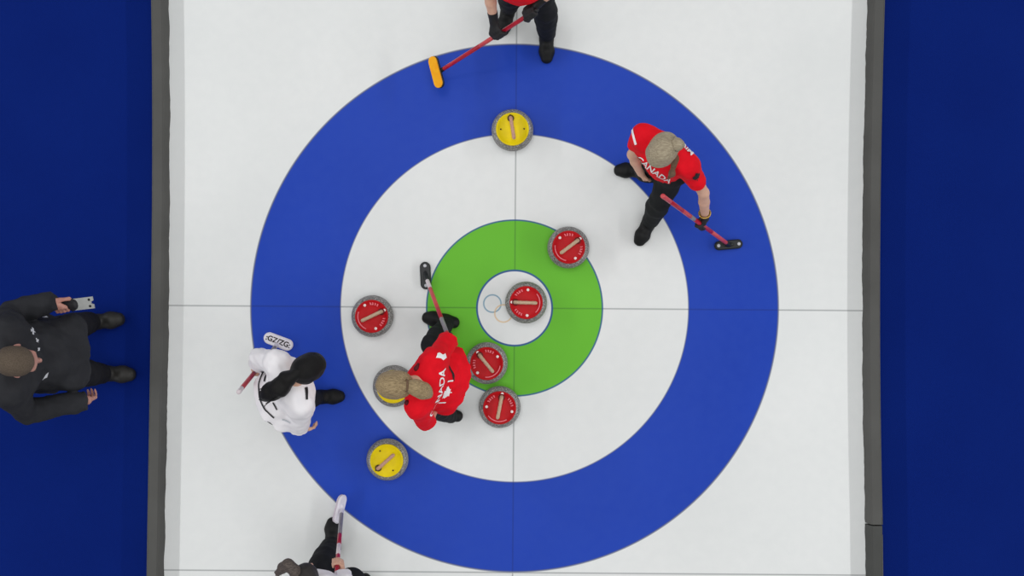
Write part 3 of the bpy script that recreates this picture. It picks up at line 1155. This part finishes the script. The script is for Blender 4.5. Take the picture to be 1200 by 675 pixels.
def skull_hair(fig, B, grow=0.012, low=-0.035, front=0.050, slope=0.6):
    """hair over the skull; the cut leaves the face free"""
    s = fig.s
    c, f, u, l = fig.J['head'], fig.hf, fig.hu, fig.hl
    B.ell(c + u * .024 * s - f * .010 * s, (l, f, u), (.076 * s + grow, .095 * s + grow, .090 * s + grow), 0.02)
    B.ell(c - u * .02 * s - f * .045 * s, (l, f, u), (.066 * s + grow, .058 * s + grow, .075 * s + grow), 0.03)
    return B


def finish_hair(fig, B, material, label=None, noise=0.0035, freq=60, seed=5, cut=True, front=0.045, h=0.0055):
    s = fig.s
    c, f, u = fig.J['head'], fig.hf, fig.hu
    v, fc = B.mesh(h, noise, freq, seed)
    return link_mesh('hair', v, fc, material, fig.obj, fig.root, label=label)


# ------------------------------------------------------------------ the people
def cap_hair(fig, material, face_tilt=(0.8, -0.6), face_at=(0.050, 0.040), grow=0.012, label=None, noise=0.003, freq=70, seed=5, low=0.085):
    c, f, u, s = fig.J['head'], fig.hf, fig.hu, fig.s
    B = skull_hair(fig, Blob(), grow)
    B.cut(f * face_tilt[0] + u * face_tilt[1], c + f * face_at[0] * s + u * face_at[1] * s)
    B.cut(-u, c - u * low * s)
    v, fc = B.mesh(0.0048, noise, freq, seed)
    return link_mesh('hair', v, fc, material, fig.obj, fig.root, label=label)


def chain_hair(fig, name, pts, radii, material, label=None, noise=0.006, freq=48, seed=8, strands=40, tail_from=0):
    B = Blob()
    for a, b, r1, r2 in zip(pts, pts[1:], radii, radii[1:]):
        B.cap(a, b, r1, r2, 0.02)
    v, f = B.mesh(0.0052, noise, freq, seed)
    o = link_mesh(name, v, f, material, fig.obj, fig.root, label=label)
    if strands:
        tail = pts[tail_from:]
        end = tail[-1] + (tail[-1] - tail[-2]) * 0.05
        hair_strands('stray_locks', [tail + [end]], 0.0040, 0.0008, material, o, fig.root, strands, radii[-1] * 0.42, seed)
    return o


def limbs(J, sd, l1=0.285, l2=0.25, pole=(0, 0, -1), s=1.0):
    if 'el_' + sd not in J:
        J['el_' + sd] = bend(J['sh_' + sd], J['wr_' + sd], l1 * s, l2 * s, pole)


def knees(J, pole_l, pole_r, s=1.0):
    for sd, p in (('l', pole_l), ('r', pole_r)):
        if 'kn_' + sd not in J:
            J['kn_' + sd] = bend(J['hip_' + sd], J['an_' + sd], 0.43 * s, 0.41 * s, p)


# --- the upper right player in red -------------------------------------------------
def player_upper_right():
    head = W(853, 287, 0.0)
    end = W(777, 230, 1.05)
    broom(head, end, W(869, 286, 0) - W(837, 289, 0), V(0, 0, 1), 'curling broom with black head and two pale screws, held by the upper right red player',
          M['brush_black'], M['pad_dark'], [(0, 0.26, M['shaft_pink']), (0.26, 0.54, M['shaft_red']), (0.54, 0.60, M['shaft_grey']), (0.60, 0.72, M['shaft_pink']), (0.72, 0.90, M['shaft_red']), (0.90, 1.0, M['shaft_pink'])],
          length=0.195, width=0.064, studs=M['grey_print'], cap=M['shaft_pink'])
    J = {}
    J['sh_r'], J['sh_l'] = W(753, 158, 1.08), W(806, 194, 1.06)
    J['hip_r'], J['hip_l'] = W(768, 182, 0.75), W(790, 198, 0.74)
    J['an_l'], J['an_r'] = W(762, 259, 0.09), W(752, 199, 0.09)
    J['ft_l'], J['ft_r'] = V(-0.45, -0.9, 0), V(-1, 0.02, 0)
    J['kn_l'] = W(774, 234, 0.45)
    J['kn_r'] = W(760, 201, 0.46)
    J['face'] = V(-0.52, -0.66, -0.62)
    J['up'] = V(-0.15, -0.25, 1)
    J['head'] = W(775.5, 176.5, 1.24)
    J['bow'] = -0.02
    # left hand on the shaft
    grip = along(head, end, 0.445)
    J['el_l'] = W(824.5, 226, 0.83)
    J['hand_l'], J['wr_l'] = grip_hand(grip, end - head, J['el_l'], 0.92, thumb=1)
    # right arm hanging beside the body
    J['el_r'] = W(741.5, 181, 0.84)
    J['wr_r'] = W(751, 203, 0.66)
    J['hand_r'] = open_hand(J['wr_r'], V(0.22, -0.12, -0.95), V(0.7, 0.3, -0.1), 0.92, 1, 28)
    F = Figure(J, 0.93)
    F.build('person in red short-sleeved shirt on the right of the blue ring, gloved hand on broom', {'skin': M['skin']})
    sh = F.shirt(M['red_shirt'], 'shirt', {'l': 0.62, 'r': 0.58}, hem=1.0, flare=0.012, noise=0.006, seed=11, loose=0.013, label='bright red short-sleeved jersey')
    F.trousers(M['dark_pants'], seed=12, label='black trousers')
    F.shoes(M['shoe'])
    F.gloves('l', M['glove'], cuff=0.2, grow=0.0055)
    # bracelet beside the glove
    w, e = J['wr_l'], J['el_l']
    d = unit(e - w)
    bm = bmesh.new()
    p = w + d * 0.066
    a = unit(np.cross(d, V(0, 0, 1)))
    b = np.cross(d, a)
    tube_bm(bm, [p + 0.036 * (a * math.cos(t) + b * math.sin(t)) for t in np.linspace(0, 2 * PI, 25)], [0.0055] * 25, 8, F.root)
    bm_mesh('bracelet', bm, M['gold'], F.obj, True, 'gold coloured bracelet')
    hair = cap_hair(F, M['hair_ash'], (0.75, -0.66), (0.075, -0.005), 0.016, 'ash blonde hair pulled back over the head')
    c, f, u, l, s = J['head'], F.hf, F.hu, F.hl, F.s
    bun = c - f * 0.118 * s + u * 0.035 * s + l * 0.045
    B = Blob().ell(bun, (l, f, u), (0.040, 0.035, 0.036), 0.02)
    B.cap(c - f * 0.075 * s + u * 0.03 + l * 0.03, bun, 0.035, 0.03, 0.02)
    v, fc = B.mesh(0.005, 0.006, 60, 9)
    bn = link_mesh('hair_bun', v, fc, M['hair_ash'], F.obj, F.root)
    B = Blob()
    q = unit(bun - c)
    a = unit(np.cross(q, V(0, 0, 1)))
    b = np.cross(q, a)
    hb = c + q * 0.108
    ring = [hb + 0.034 * (a * math.cos(t) + b * math.sin(t)) for t in np.linspace(0, 2 * PI, 13)]
    for p0, p1 in zip(ring, ring[1:]):
        B.cap(p0, p1, 0.007, 0.007, 0.004)
    v, fc = B.mesh(0.004)
    link_mesh('hair_tie', v, fc, M['black_trim'], bn, F.root, label='dark hair tie')
    tail = [c - u * 0.06 * s + l * 0.07, c - u * 0.10 * s + l * 0.09 + f * 0.03, W(788, 203, 1.10), W(784, 208, 1.06)]
    chain_hair(F, 'loose_locks', tail, [0.020, 0.022, 0.020, 0.012], M['hair_brown'], 'light brown hair hanging over the shoulder', strands=16)
    # printing on the jersey
    up_z = V(0, 0, 1)
    dirv = unit(W(786, 213, 1) - W(752, 186, 1))
    pr = V(dirv[1], -dirv[0], 0)
    if pr[1] > 0:
        pr = -pr
    F.text(sh, 'CANADA', 0.060, W(766, 200.5, 1.0), dirv, -pr * 0.35 + up_z * 0.2, pr * 0.25 + up_z, M['white_print'], 'chest_lettering', 'white lettering across the chest')
    dirb = unit(W(822, 190, 1.05) - W(792, 152, 1.05))
    F.text(sh, 'MIW', 0.058, W(805, 172, 1.08), -dirb, V(dirb[1], -dirb[0], 0) * 1.0, up_z, M['white_print'], 'back_lettering', 'white lettering across the upper back')
    F.decal(sh, [rect(0.014, 0.105)], W(743.5, 160, 1.07), V(1, 0.25, 0), V(-0.25, 1, 0), V(-0.2, 0, 1), M['white_print'], 'sleeve_stripe', 'white stripe on the sleeve')
    F.decal(sh, [leaf(0.030)], W(813, 207, 1.0), V(0.8, 0.5, 0), V(-0.5, 0.8, 0), V(0.1, -0.1, 1), M['black_print'], 'sleeve_patch', 'black leaf patch on the sleeve')
    return F


# --- the blonde player bending beside the green ring ------------------------------
def player_blonde():
    head = W(499, 323, 0.0)
    end = along(head, W(537, 426, 0.80), 0.90)
    broom(head, end, W(498.5, 308, 0) - W(500, 338, 0), V(0, 0, 1), 'curling broom with dark head standing on the left edge of the green ring',
          M['brush_black'], M['pad_dark'], [(0, 0.12, M['shaft_white']), (0.12, 0.40, M['shaft_pink']), (0.40, 0.54, M['shaft_red']), (0.54, 0.72, M['shaft_grey']), (0.72, 1.0, M['shaft_red'])],
          length=0.19, width=0.074, studs=M['grey_print'], cap=M['shaft_red'])
    J = {}
    J['sh_r'], J['sh_l'] = W(508, 424, 1.04), W(489, 477, 1.04)
    J['hip_r'], J['hip_l'] = W(521, 431, 0.70), W(517, 459, 0.70)
    J['an_r'], J['an_l'] = W(525, 377, 0.09), W(529, 487, 0.09)
    J['ft_r'], J['ft_l'] = V(-1, 0.18, 0), V(-1, 0.25, 0)
    J['kn_r'], J['kn_l'] = W(505, 404, 0.46), W(507, 478, 0.46)
    J['face'] = V(-0.75, 0.0, -0.70)
    J['up'] = V(-0.6, 0, 0.8)
    J['head'] = W(462, 450.5, 1.17)
    J['bow'] = -0.045
    grip = along(head, end, 0.86)
    J['el_r'] = W(526, 399, 0.80)
    J['hand_r'], J['wr_r'] = grip_hand(grip, end - head, J['el_r'], 0.92, thumb=-1)
    J['el_l'] = W(500, 494, 0.80)
    J['wr_l'] = W(510, 478, 0.62)
    J['hand_l'] = open_hand(J['wr_l'], V(-0.35, 0.3, -0.85), V(0.1, 0.9, -0.1), 0.92, 1, 30)
    F = Figure(J, 0.93)
    F.build('blonde ponytailed person in red shirt bending over beside the green ring', {'skin': M['skin']})
    sh = F.shirt(M['red_shirt'], 'shirt', {'l': 0.98, 'r': 0.98}, hem=1.3, flare=0.052, grow=0.016, noise=0.0065, seed=21, loose=0.020, label='bright red jersey')
    F.trousers(M['dark_pants'], grow=0.003, seed=22, label='black trousers')
    F.shoes(M['shoe'])
    F.gloves('lr', M['glove'])
    cap_hair(F, M['hair_blonde'], (0.85, -0.5), (0.072, 0.0), 0.013, 'dark blonde hair pulled back', noise=0.003)
    c, f, u, s = J['head'], F.hf, F.hu, F.s
    t0 = c - f * 0.112 * s + u * 0.012
    tail = [t0, W(485, 452, 1.235), W(489, 454, 1.22), W(496, 457, 1.195), W(501, 459, 1.175)]
    chain_hair(F, 'ponytail', tail, [0.028, 0.036, 0.047, 0.050, 0.036], M['hair_blonde'], 'dark blonde ponytail lying on the back', strands=70, tail_from=1)
    q = unit(tail[1] - t0)
    a = unit(np.cross(q, V(0, 1, 0)))
    b = np.cross(q, a)
    bm = bmesh.new()
    tube_bm(bm, [t0 + q * 0.012 + 0.034 * (a * math.cos(t) + b * math.sin(t)) for t in np.linspace(0, 2 * PI, 21)], [0.006] * 21, 8, F.root)
    bm_mesh('hair_tie', bm, M['hair_brown'], F.obj, True, 'brown hair tie')
    # dark collar points either side of the hair
    for nm, x, y in (('collar_point', 488, 432), ('collar_point', 477, 472)):
        p = F.place(x, y, 1, 0)[0]
        B = Blob().cap(p, p + V(0.012, 0.03 if y < 450 else -0.008, 0.0), 0.015, 0.007, 0).cap(p, p + V(0.036, -0.010, -0.015), 0.015, 0.009, 0.01)
        v, fc = B.mesh(0.004)
        link_mesh(nm, v, fc, M['collar_dark'], F.obj, F.root, label='dark red collar edge')
    up = V(0, 0, 1)
    dr = unit(W(520, 446, 1) - W(509, 484, 1))
    pr = V(dr[1], -dr[0], 0)
    nrm = up + V(0.35, 0, 0)
    F.text(sh, 'CANADA', 0.076, *F.place(515.5, 462, 11, -38), M['white_print'], 'back_lettering', 'white lettering down the back')
    F.decal(sh, [leaf(0.046), rect(0.010, 0.060, -0.075, -0.004), rect(0.010, 0.06, 0.075, 0.0)], *F.place(524, 460, 11, -38), M['white_print'], 'leaf_print', 'white leaf printed below the lettering')
    F.decal(sh, [[(-0.040, -0.012), (-0.012, -0.018), (0.004, -0.026), (0.038, -0.004), (0.034, 0.024), (0.018, 0.012), (0.004, 0.008), (-0.010, 0.022), (-0.026, 0.016)]], *F.place(518, 417, 1, 0.2), M['white_print'], 'shoulder_patch', 'white patch on the shoulder')
    F.decal(sh, [[(-0.06, -0.006), (0.02, -0.010), (0.06, 0.003), (0.02, 0.010), (-0.04, 0.006)]], *F.place(530, 437, 0.25, 1), M['black_print'], 'side_print', 'dark printed mark on the side')
    return F


M['hair_grey'] = mat('frizzy_brown_hair', (112, 100, 94), (40, 34, 30), 40, 0.6, 0.4, 0.6, (1, 6, 6))
M['collar_dark'] = mat('dark_red_fabric', (96, 10, 24), (70, 6, 18), 20, 0.8)


# --- the dark-haired player in the white jacket -----------------------------------
def player_white_left():
    head = W(327, 400, 0.0)
    end = W(280, 459, 1.10)
    broom(head, end, W(343, 406, 0) - W(311, 394, 0), V(0, 0, 1), 'white-headed curling broom with dark lettering, standing left on the blue ring',
          M['brush_white'], M['pad_pale'], [(0, 0.20, M['shaft_grey']), (0.20, 0.62, M['shaft_white']), (0.62, 0.93, M['shaft_red']), (0.93, 1.0, M['shaft_white'])],
          length=0.212, width=0.082, thick=0.032, text=':GZ/ZG:', joint_side=0.026)
    J = {}
    J['sh_l'], J['sh_r'] = W(326, 425, 1.17), W(352, 473, 1.17)
    J['hip_l'], J['hip_r'] = W(325, 460, 0.84), W(337, 478, 0.84)
    J['an_r'], J['an_l'] = W(371, 466, 0.09), W(332, 440, 0.09)
    J['ft_r'], J['ft_l'] = V(1, 0.02, 0), V(1, 0.3, 0)
    J['kn_r'] = W(356, 470, 0.47)
    J['kn_l'] = W(332, 449, 0.47)
    J['face'] = V(0.72, 0.42, -0.62)
    J['up'] = V(0.35, 0.2, 0.9)
    J['head'] = W(362.5, 430.5, 1.30)
    J['bow'] = -0.05
    grip = along(head, end, 0.60)
    J['el_l'] = W(305, 420, 0.96)
    J['hand_l'], J['wr_l'] = grip_hand(grip, end - head, J['el_l'], 0.92, thumb=1)
    J['el_r'] = W(352, 491, 0.95)
    J['wr_r'] = W(349, 502, 0.80)
    J['hand_r'] = open_hand(J['wr_r'], V(0.75, -0.12, -0.5), V(0.1, 0.9, -0.3), 0.95, -1, 26)
    F = Figure(J, 0.93)
    F.build('dark-haired person in white jacket standing at the left side of the blue ring', {'skin': M['skin'], 'brow': M['hair_black']})
    sh = F.shirt(M['white_jacket'], 'jacket', {'l': 1.86, 'r': 1.86}, hem=1.26, flare=0.038, grow=0.019, noise=0.0065, seed=31, loose=0.020, label='white long-sleeved jacket')
    F.trousers(M['dark_pants'], grow=0.003, seed=32, label='black trousers')
    F.shoes(M['shoe'])
    cap_hair(F, M['hair_black'], (0.85, -0.5), (0.066, 0.0), 0.013, 'black hair', noise=0.003)
    c, f, u, s = J['head'], F.hf, F.hu, F.s
    t0 = c - f * 0.095 * s + u * 0.03
    tail = [t0, W(336, 444, 1.37), W(328, 453, 1.35), W(318, 459, 1.31), W(312, 463, 1.27)]
    chain_hair(F, 'ponytail', tail, [0.038, 0.045, 0.055, 0.056, 0.044], M['hair_black'], 'black ponytail lying on the back', strands=80, tail_from=1, seed=18)
    # black piping along the hem and the side seams
    up = V(0, 0, 1)
    def line(p0, p1, w, name, lab, nrm=up, mtl='black_trim'):
        a, b = np.asarray(p0), np.asarray(p1)
        F.decal(sh, [rect(np.linalg.norm((b - a)[:2]), w)], 0.5 * (a + b), V(*(b - a)[:2], 0), V(-(b - a)[1], (b - a)[0], 0), nrm, M[mtl], name, lab)
    edge = [(302.5, 436), (301, 450), (304, 466), (311, 480), (322, 489)]
    for (x0, y0), (x1, y1) in zip(edge, edge[1:]):
        line(W(x0, y0, 0.95), W(x1, y1, 0.95), 0.011, 'piping', 'black piping')
    edge = [(331, 491), (343, 494)]
    line(W(*edge[0], 0.95), W(*edge[1], 0.95), 0.012, 'piping', 'pale grey piping', up, 'grey_print')
    line(W(308, 448, 1), W(308.5, 441, 1), 0.014, 'back_print', 'small black mark', up)
    line(W(321, 471, 1), W(325, 480, 1), 0.010, 'back_print', 'small black mark', up)
    line(W(362, 452, 1.1), W(364, 466, 1.1), 0.012, 'piping', 'black piping', up)
    return F


# --- the official on the carpet ----------------------------------------------------
def official():
    J = {}
    J['sh_l'], J['sh_r'] = W(11, 388, 1.43), W(11, 461, 1.43)
    J['hip_l'], J['hip_r'] = W(50, 394, 0.90), W(50, 435, 0.90)
    J['an_l'], J['an_r'] = W(106, 378, 0.09), W(119, 438, 0.09)
    J['ft_l'], J['ft_r'] = V(1, 0.12, 0), V(1, -0.06, 0)
    J['kn_l'], J['kn_r'] = W(82, 384, 0.50), W(92, 437, 0.50)
    J['face'] = V(0.88, -0.02, -0.46)
    J['up'] = V(0.4, 0, 0.9)
    J['head'] = W(21, 423, 1.64)
    J['bow'] = 0.02
    J['el_l'] = W(12, 367, 1.14)
    J['wr_l'] = W(66, 354, 1.08)
    d = W(112, 352, 1.08) - W(70, 357, 1.08)
    # clipboard with a black clip grip
    c0 = W(74, 358.5, 1.06)
    dirv = unit(d)
    lat = V(-dirv[1], dirv[0], 0)
    root = empty('clipboard', c0, 'pale grey clipboard with black grip held out by the dark-clothed official', 'clipboard')
    bm = bmesh.new()
    L, wd = 0.140, 0.072
    pts = [(0.045, -wd / 2), (0.045 + L, -wd / 2), (0.045 + L, -0.012), (0.045 + L - 0.014, -0.006), (0.045 + L - 0.014, 0.006), (0.045 + L, 0.012), (0.045 + L, wd / 2), (0.045, wd / 2)]
    tiltn = unit(V(0, -0.22, 1))
    lat = unit(np.cross(tiltn, dirv))
    top = [bm.verts.new(tuple(dirv * x + lat * y + tiltn * 0.004)) for x, y in pts]
    bot = [bm.verts.new(tuple(dirv * x + lat * y - tiltn * 0.004)) for x, y in pts]
    bm.faces.new(top)
    bm.faces.new(bot[::-1])
    for k in range(len(pts)):
        k2 = (k + 1) % len(pts)
        bm.faces.new((top[k], bot[k], bot[k2], top[k2]))
    bm_mesh('board', bm, M['paper'], root, False, 'pale grey flat board')
    B = Blob()
    B.cap(dirv * -0.03, dirv * 0.07, 0.016, 0.022, 0.01, lat, 1.5)
    B.cap(dirv * 0.055 - lat * 0.03, dirv * 0.055 + lat * 0.03, 0.012, 0.012, 0.008)
    v, f = B.mesh(0.0035)
    link_mesh('clip', v, f, M['black_trim'], root, (0, 0, 0), label='black grip and clip')
    for y in (-0.02, 0.02):
        bm = bmesh.new()
        p = dirv * (0.045 + L - 0.024) + lat * y + tiltn * 0.004
        tube_bm(bm, [p, p + tiltn * 0.002], [0.008, 0.007], 14)
        bm_mesh('corner_hole', bm, M['black_trim'], root, False, 'dark round hole')
    J['hand_l'], _ = grip_hand(c0, dirv, J['wr_l'] + V(-0.08, 0.02, 0.12), 1.05, shaft_r=0.020, thumb=1)
    J['wr_l'] = _
    J['el_r'] = W(30, 482, 1.14)
    J['wr_r'] = W(102, 469, 0.98)
    J['hand_r'] = open_hand(J['wr_r'], V(-0.12, 0.0, -1), V(-0.3, 0.9, 0), 1.05, -1, 28)
    F = Figure(J, 1.07, 1.12, belly=0.16)
    F.build('person in dark jacket with cropped hair standing on the blue carpet', {'skin': M['skin_tan'], 'brow': M['hair_buzz']})
    sh = F.shirt(M['charcoal'], 'jacket', {'l': 2.10, 'r': 2.0}, hem=1.1, flare=0.035, grow=0.022, noise=0.007, seed=41, loose=0.017, extra=[(W(84, 384, 1.0), W(88, 442, 1.0), 0.085)], label='charcoal long-sleeved jacket')
    F.trousers(M['charcoal_pants'], grow=0.012, loose=0.018, seed=42, label='black trousers')
    F.shoes(M['brown_shoe'])
    c, f, u, s = J['head'], F.hf, F.hu, F.s
    cap_hair(F, M['hair_buzz'], (0.62, -0.78), (0.062, 0.058), 0.0035, 'closely cropped grey-brown hair', noise=0.0012, freq=160, low=0.07)
    # dark collar
    n = unit(F.shm - F.mid)
    a, b = F.lat, np.cross(n, F.lat)
    bm = bmesh.new()
    cc = F.shm + n * 0.035
    tube_bm(bm, [cc + 0.083 * (a * math.cos(t) + b * math.sin(t)) for t in np.linspace(0, 2 * PI, 33)], [0.017] * 33, 10, F.root)
    bm_mesh('collar', bm, M['black_trim'], F.obj, True, 'black collar')
    up = V(0.35, 0, 1)
    mark = [[(x * .72, y * .72) for x, y in ((-.03, -.012), (-.012, -.024), (0, -.006), (.012, -.024), (.03, -.01), (.018, .004), (.03, .022), (.012, .014), (-.002, .026), (-.02, .022), (-.012, .004))]]
    F.decal(sh, mark, *F.place(37.5, 388, 0.4, 1), M['grey_print'], 'chest_print', 'pale printed mark on the chest')
    F.decal(sh, [[(x * .7, y * .7) for x, y in mark[0]]], *F.place(43, 399, 0.2, 1), M['grey_print'], 'chest_print', 'small pale printed mark')
    F.decal(sh, [[(x * .5, y * .6) for x, y in mark[0]]], *F.place(45, 409, 0.2, 1), M['grey_print'], 'chest_print', 'small pale printed mark')
    F.decal(sh, [[(-.022, -.016), (.012, -.014), (.022, .024)]], *F.place(52.5, 440.5, 1, -0.15), M['grey_print'], 'badge', 'pale triangular badge')
    F.decal(sh, [[(-.018, -.006), (.018, -.012), (.02, .008), (0, .016), (-.016, .01)]], *F.place(52, 372, 1, -0.1), M['grey_print'], 'sleeve_print', 'pale printed mark on the sleeve')
    return F


# --- the player cut off by the top edge --------------------------------------------
def player_top():
    n = unit(V(-0.60, -0.155, 0.78))
    head = W(509.5, 84.5, 0.20)
    end = W(628, 12, 0.93)
    # the brush is turned over: its amber pad faces up, the shaft joins it from behind
    pr = unit(W(516, 102, 0.2) - W(507, 68, 0.2))
    broom(head, end, pr, -n, 'curling broom with amber pad turned upward, reaching down from the top edge',
          M['brush_black'], M['pad_orange'], [(0, 0.42, M['shaft_red']), (0.42, 0.56, M['shaft_pink']), (0.56, 0.64, M['shaft_red']), (0.64, 1.0, M['shaft_red'])],
          length=0.222, width=0.074, thick=0.036, cap=M['brush_black'])
    J = {}
    J['sh_r'], J['sh_l'] = W(580, -22, 1.16), W(640, -24, 1.16)
    J['hip_r'], J['hip_l'] = W(596, -26, 0.84), W(628, -24, 0.84)
    J['an_l'], J['an_r'] = W(640.5, 40, 0.09), W(596, 8, 0.09)
    J['ft_l'], J['ft_r'] = V(0.02, -1, 0), V(-0.25, -1, 0)
    J['kn_l'], J['kn_r'] = W(639, 12, 0.50), W(598, -6, 0.50)
    J['face'] = V(-0.2, -0.8, -0.55)
    J['up'] = V(0, -0.3, 0.95)
    J['head'] = W(606, -34, 1.36)
    grip = along(head, end, 0.66)
    J['el_r'] = W(573, -10, 0.93)
    J['hand_r'], J['wr_r'] = grip_hand(grip, end - head, J['el_r'], 1.0, thumb=-1)
    g2 = along(head, end, 0.955)
    J['el_l'] = W(650, -14, 0.98)
    J['hand_l'], J['wr_l'] = grip_hand(g2, end - head, J['el_l'], 1.0, thumb=-1)
    J['bow'] = -0.04
    F = Figure(J, 0.95)
    F.build('person in red shirt at the top edge, only gloved hands and one dark leg showing', {'skin': M['skin']})
    sh = F.shirt(M['red_shirt'], 'shirt', {'l': 0.6, 'r': 0.6}, hem=0.9, grow=0.010, flare=0.0, noise=0.006, seed=51, loose=0.012, label='bright red short-sleeved jersey')
    F.trousers(M['dark_pants'], grow=0.009, loose=0.014, seed=52, label='black trousers')
    F.shoes(M['shoe'])
    F.gloves('rl', M['glove'], cuff=0.34, grow=0.007)
    cap_hair(F, M['hair_brown'], (0.8, -0.6), (0.06, 0.02), 0.012, 'brown hair')
    return F


# --- the player cut off by the bottom edge -----------------------------------------
def player_bottom():
    head = W(397.5, 594, 0.0) + V(0, 0, 0.05)
    end = W(393, 690, 1.02)
    d = unit(end - head)
    n = unit(V(0.82, -0.2, 0.52))
    broom(head, end, unit(W(401, 578, 0.1) - W(393.5, 610, 0.1)), n, 'white-headed curling broom tipped on its side at the bottom edge of the blue ring',
          M['brush_white'], M['pad_pale'], [(0, 0.30, M['shaft_grey']), (0.30, 0.44, M['shaft_red']), (0.44, 0.58, M['shaft_white']), (0.58, 0.80, M['shaft_red']), (0.80, 1.0, M['shaft_white'])],
          length=0.205, width=0.082, thick=0.030)
    J = {}
    J['sh_l'], J['sh_r'] = W(346, 690, 1.14), W(393, 694, 1.14)
    J['hip_l'], J['hip_r'] = W(352, 708, 0.80), W(384, 710, 0.80)
    J['an_l'], J['an_r'] = W(388, 640, 0.09), W(424, 706, 0.09)
    J['ft_l'], J['ft_r'] = V(0.0, 1, 0), V(0.1, 1, 0)
    J['kn_l'], J['kn_r'] = W(377, 664, 0.45), W(412, 681, 0.48)
    J['face'] = V(0.3, 0.8, -0.5)
    J['up'] = V(0.1, 0.4, 0.9)
    J['head'] = W(357, 679, 1.28)
    grip = along(head, end, 0.72)
    J['el_r'] = W(405, 690, 0.95)
    J['hand_r'], J['wr_r'] = grip_hand(grip, end - head, J['el_r'], 0.95, thumb=-1)
    J['el_l'] = W(332, 700, 0.90)
    J['wr_l'] = W(348, 690, 0.75)
    J['hand_l'] = open_hand(J['wr_l'], V(0.4, 0.6, -0.6), V(0.5, -0.1, -0.6), 0.95, -1, 26)
    J['bow'] = -0.04
    F = Figure(J, 0.93)
    F.build('dark-haired person in white jacket at the bottom edge, one black shoe forward', {'skin': M['skin'], 'brow': M['hair_dark']})
    F.shirt(M['white_jacket'], 'jacket', {'l': 1.86, 'r': 1.8}, hem=1.0, grow=0.018, noise=0.005, seed=61, loose=0.016, label='white long-sleeved jacket')
    F.trousers(M['dark_pants'], grow=0.014, loose=0.02, seed=62, label='black trousers')
    F.shoes(M['shoe'])
    cap_hair(F, M['hair_dark'], (0.8, -0.6), (0.062, 0.02), 0.013, 'very dark brown hair')
    c, f, u, s = J['head'], F.hf, F.hu, F.s
    tail = [c - f * 0.08 + u * 0.04 - F.hl * 0.02, W(345, 668, 1.36), W(338, 662, 1.36), W(332, 664, 1.32), W(326, 671, 1.28)]
    chain_hair(F, 'ponytail', tail, [0.03, 0.034, 0.032, 0.028, 0.022], M['hair_grey'], 'dark ponytail swinging out sideways', strands=90, tail_from=1, seed=28)
    return F


# ------------------------------------------------------------------ light and camera
def area(name, loc, size, energy, target=(0, 0, 0), colour=(1, 1, 1), spread=PI):
    d = bpy.data.lights.new(name, 'AREA')
    d.shape = 'RECTANGLE'
    d.size, d.size_y = size
    d.energy = energy
    d.color = colour
    d.spread = spread
    o = bpy.data.objects.new(name, d)
    o.location = loc
    o.rotation_euler = (Vector(target) - Vector(loc)).to_track_quat('-Z', 'Y').to_euler()
    COL.objects.link(o)
    return o


def lighting():
    w = bpy.data.worlds.new('arena')
    SC.world = w
    w.use_nodes = True
    bg = w.node_tree.nodes['Background']
    bg.inputs[0].default_value = (0.97, 0.985, 1.0, 1)
    bg.inputs[1].default_value = 0.23
    # long rows of arena lamps either side of the sheet and a broad bank overhead
    for sx in (-1, 1):
        area('lamp_row', (sx * 16.0, 0, 8.7), (30.0, 0.3), 1500, (0, 0, 0))
    area('lamp_bank', (0.0, 0.3, 13.0), (9.0, 14.0), 770, (0, 0, 0))
    p = W(487, 128)
    area('spot_lamp', (p[0] * 2.5, p[1] * 2.5, 12.0), (0.5, 0.5), 40, (p[0], p[1], 0))


def camera():
    cd = bpy.data.cameras.new('overhead_camera')
    cd.sensor_width = 36.0
    cd.sensor_fit = 'HORIZONTAL'
    cd.lens = FPX / 1200.0 * 36.0
    cd.clip_end = 100
    o = bpy.data.objects.new('overhead_camera', cd)
    o.location = (0, 0, CAM_H)
    o.rotation_euler = (0, 0, 0)
    COL.objects.link(o)
    SC.camera = o


build_setting()
barrier([(197, -40), (199, 120), (198, 340), (195, 520), (192, 715)], 'long grey foam barrier along the left edge of the ice', M['board'])
barrier([(1017.5, -40), (1013, 130), (1010, 335), (1011.5, 480), (1013.5, 612)], 'long grey foam barrier along the right edge of the ice', M['board'])
barrier([(1013.5, 613.5), (1014, 660), (1015, 715)], 'short darker grey foam barrier at the bottom of the right edge', M['board_dark'])
build_stones()
player_upper_right()
player_blonde()
player_white_left()
official()
player_top()
player_bottom()
lighting()
camera()
vs = SC.view_settings
vs.view_transform = 'Standard'
vs.look = 'None'
vs.exposure = 0.0
vs.gamma = 1.0
vs.use_curve_mapping = False
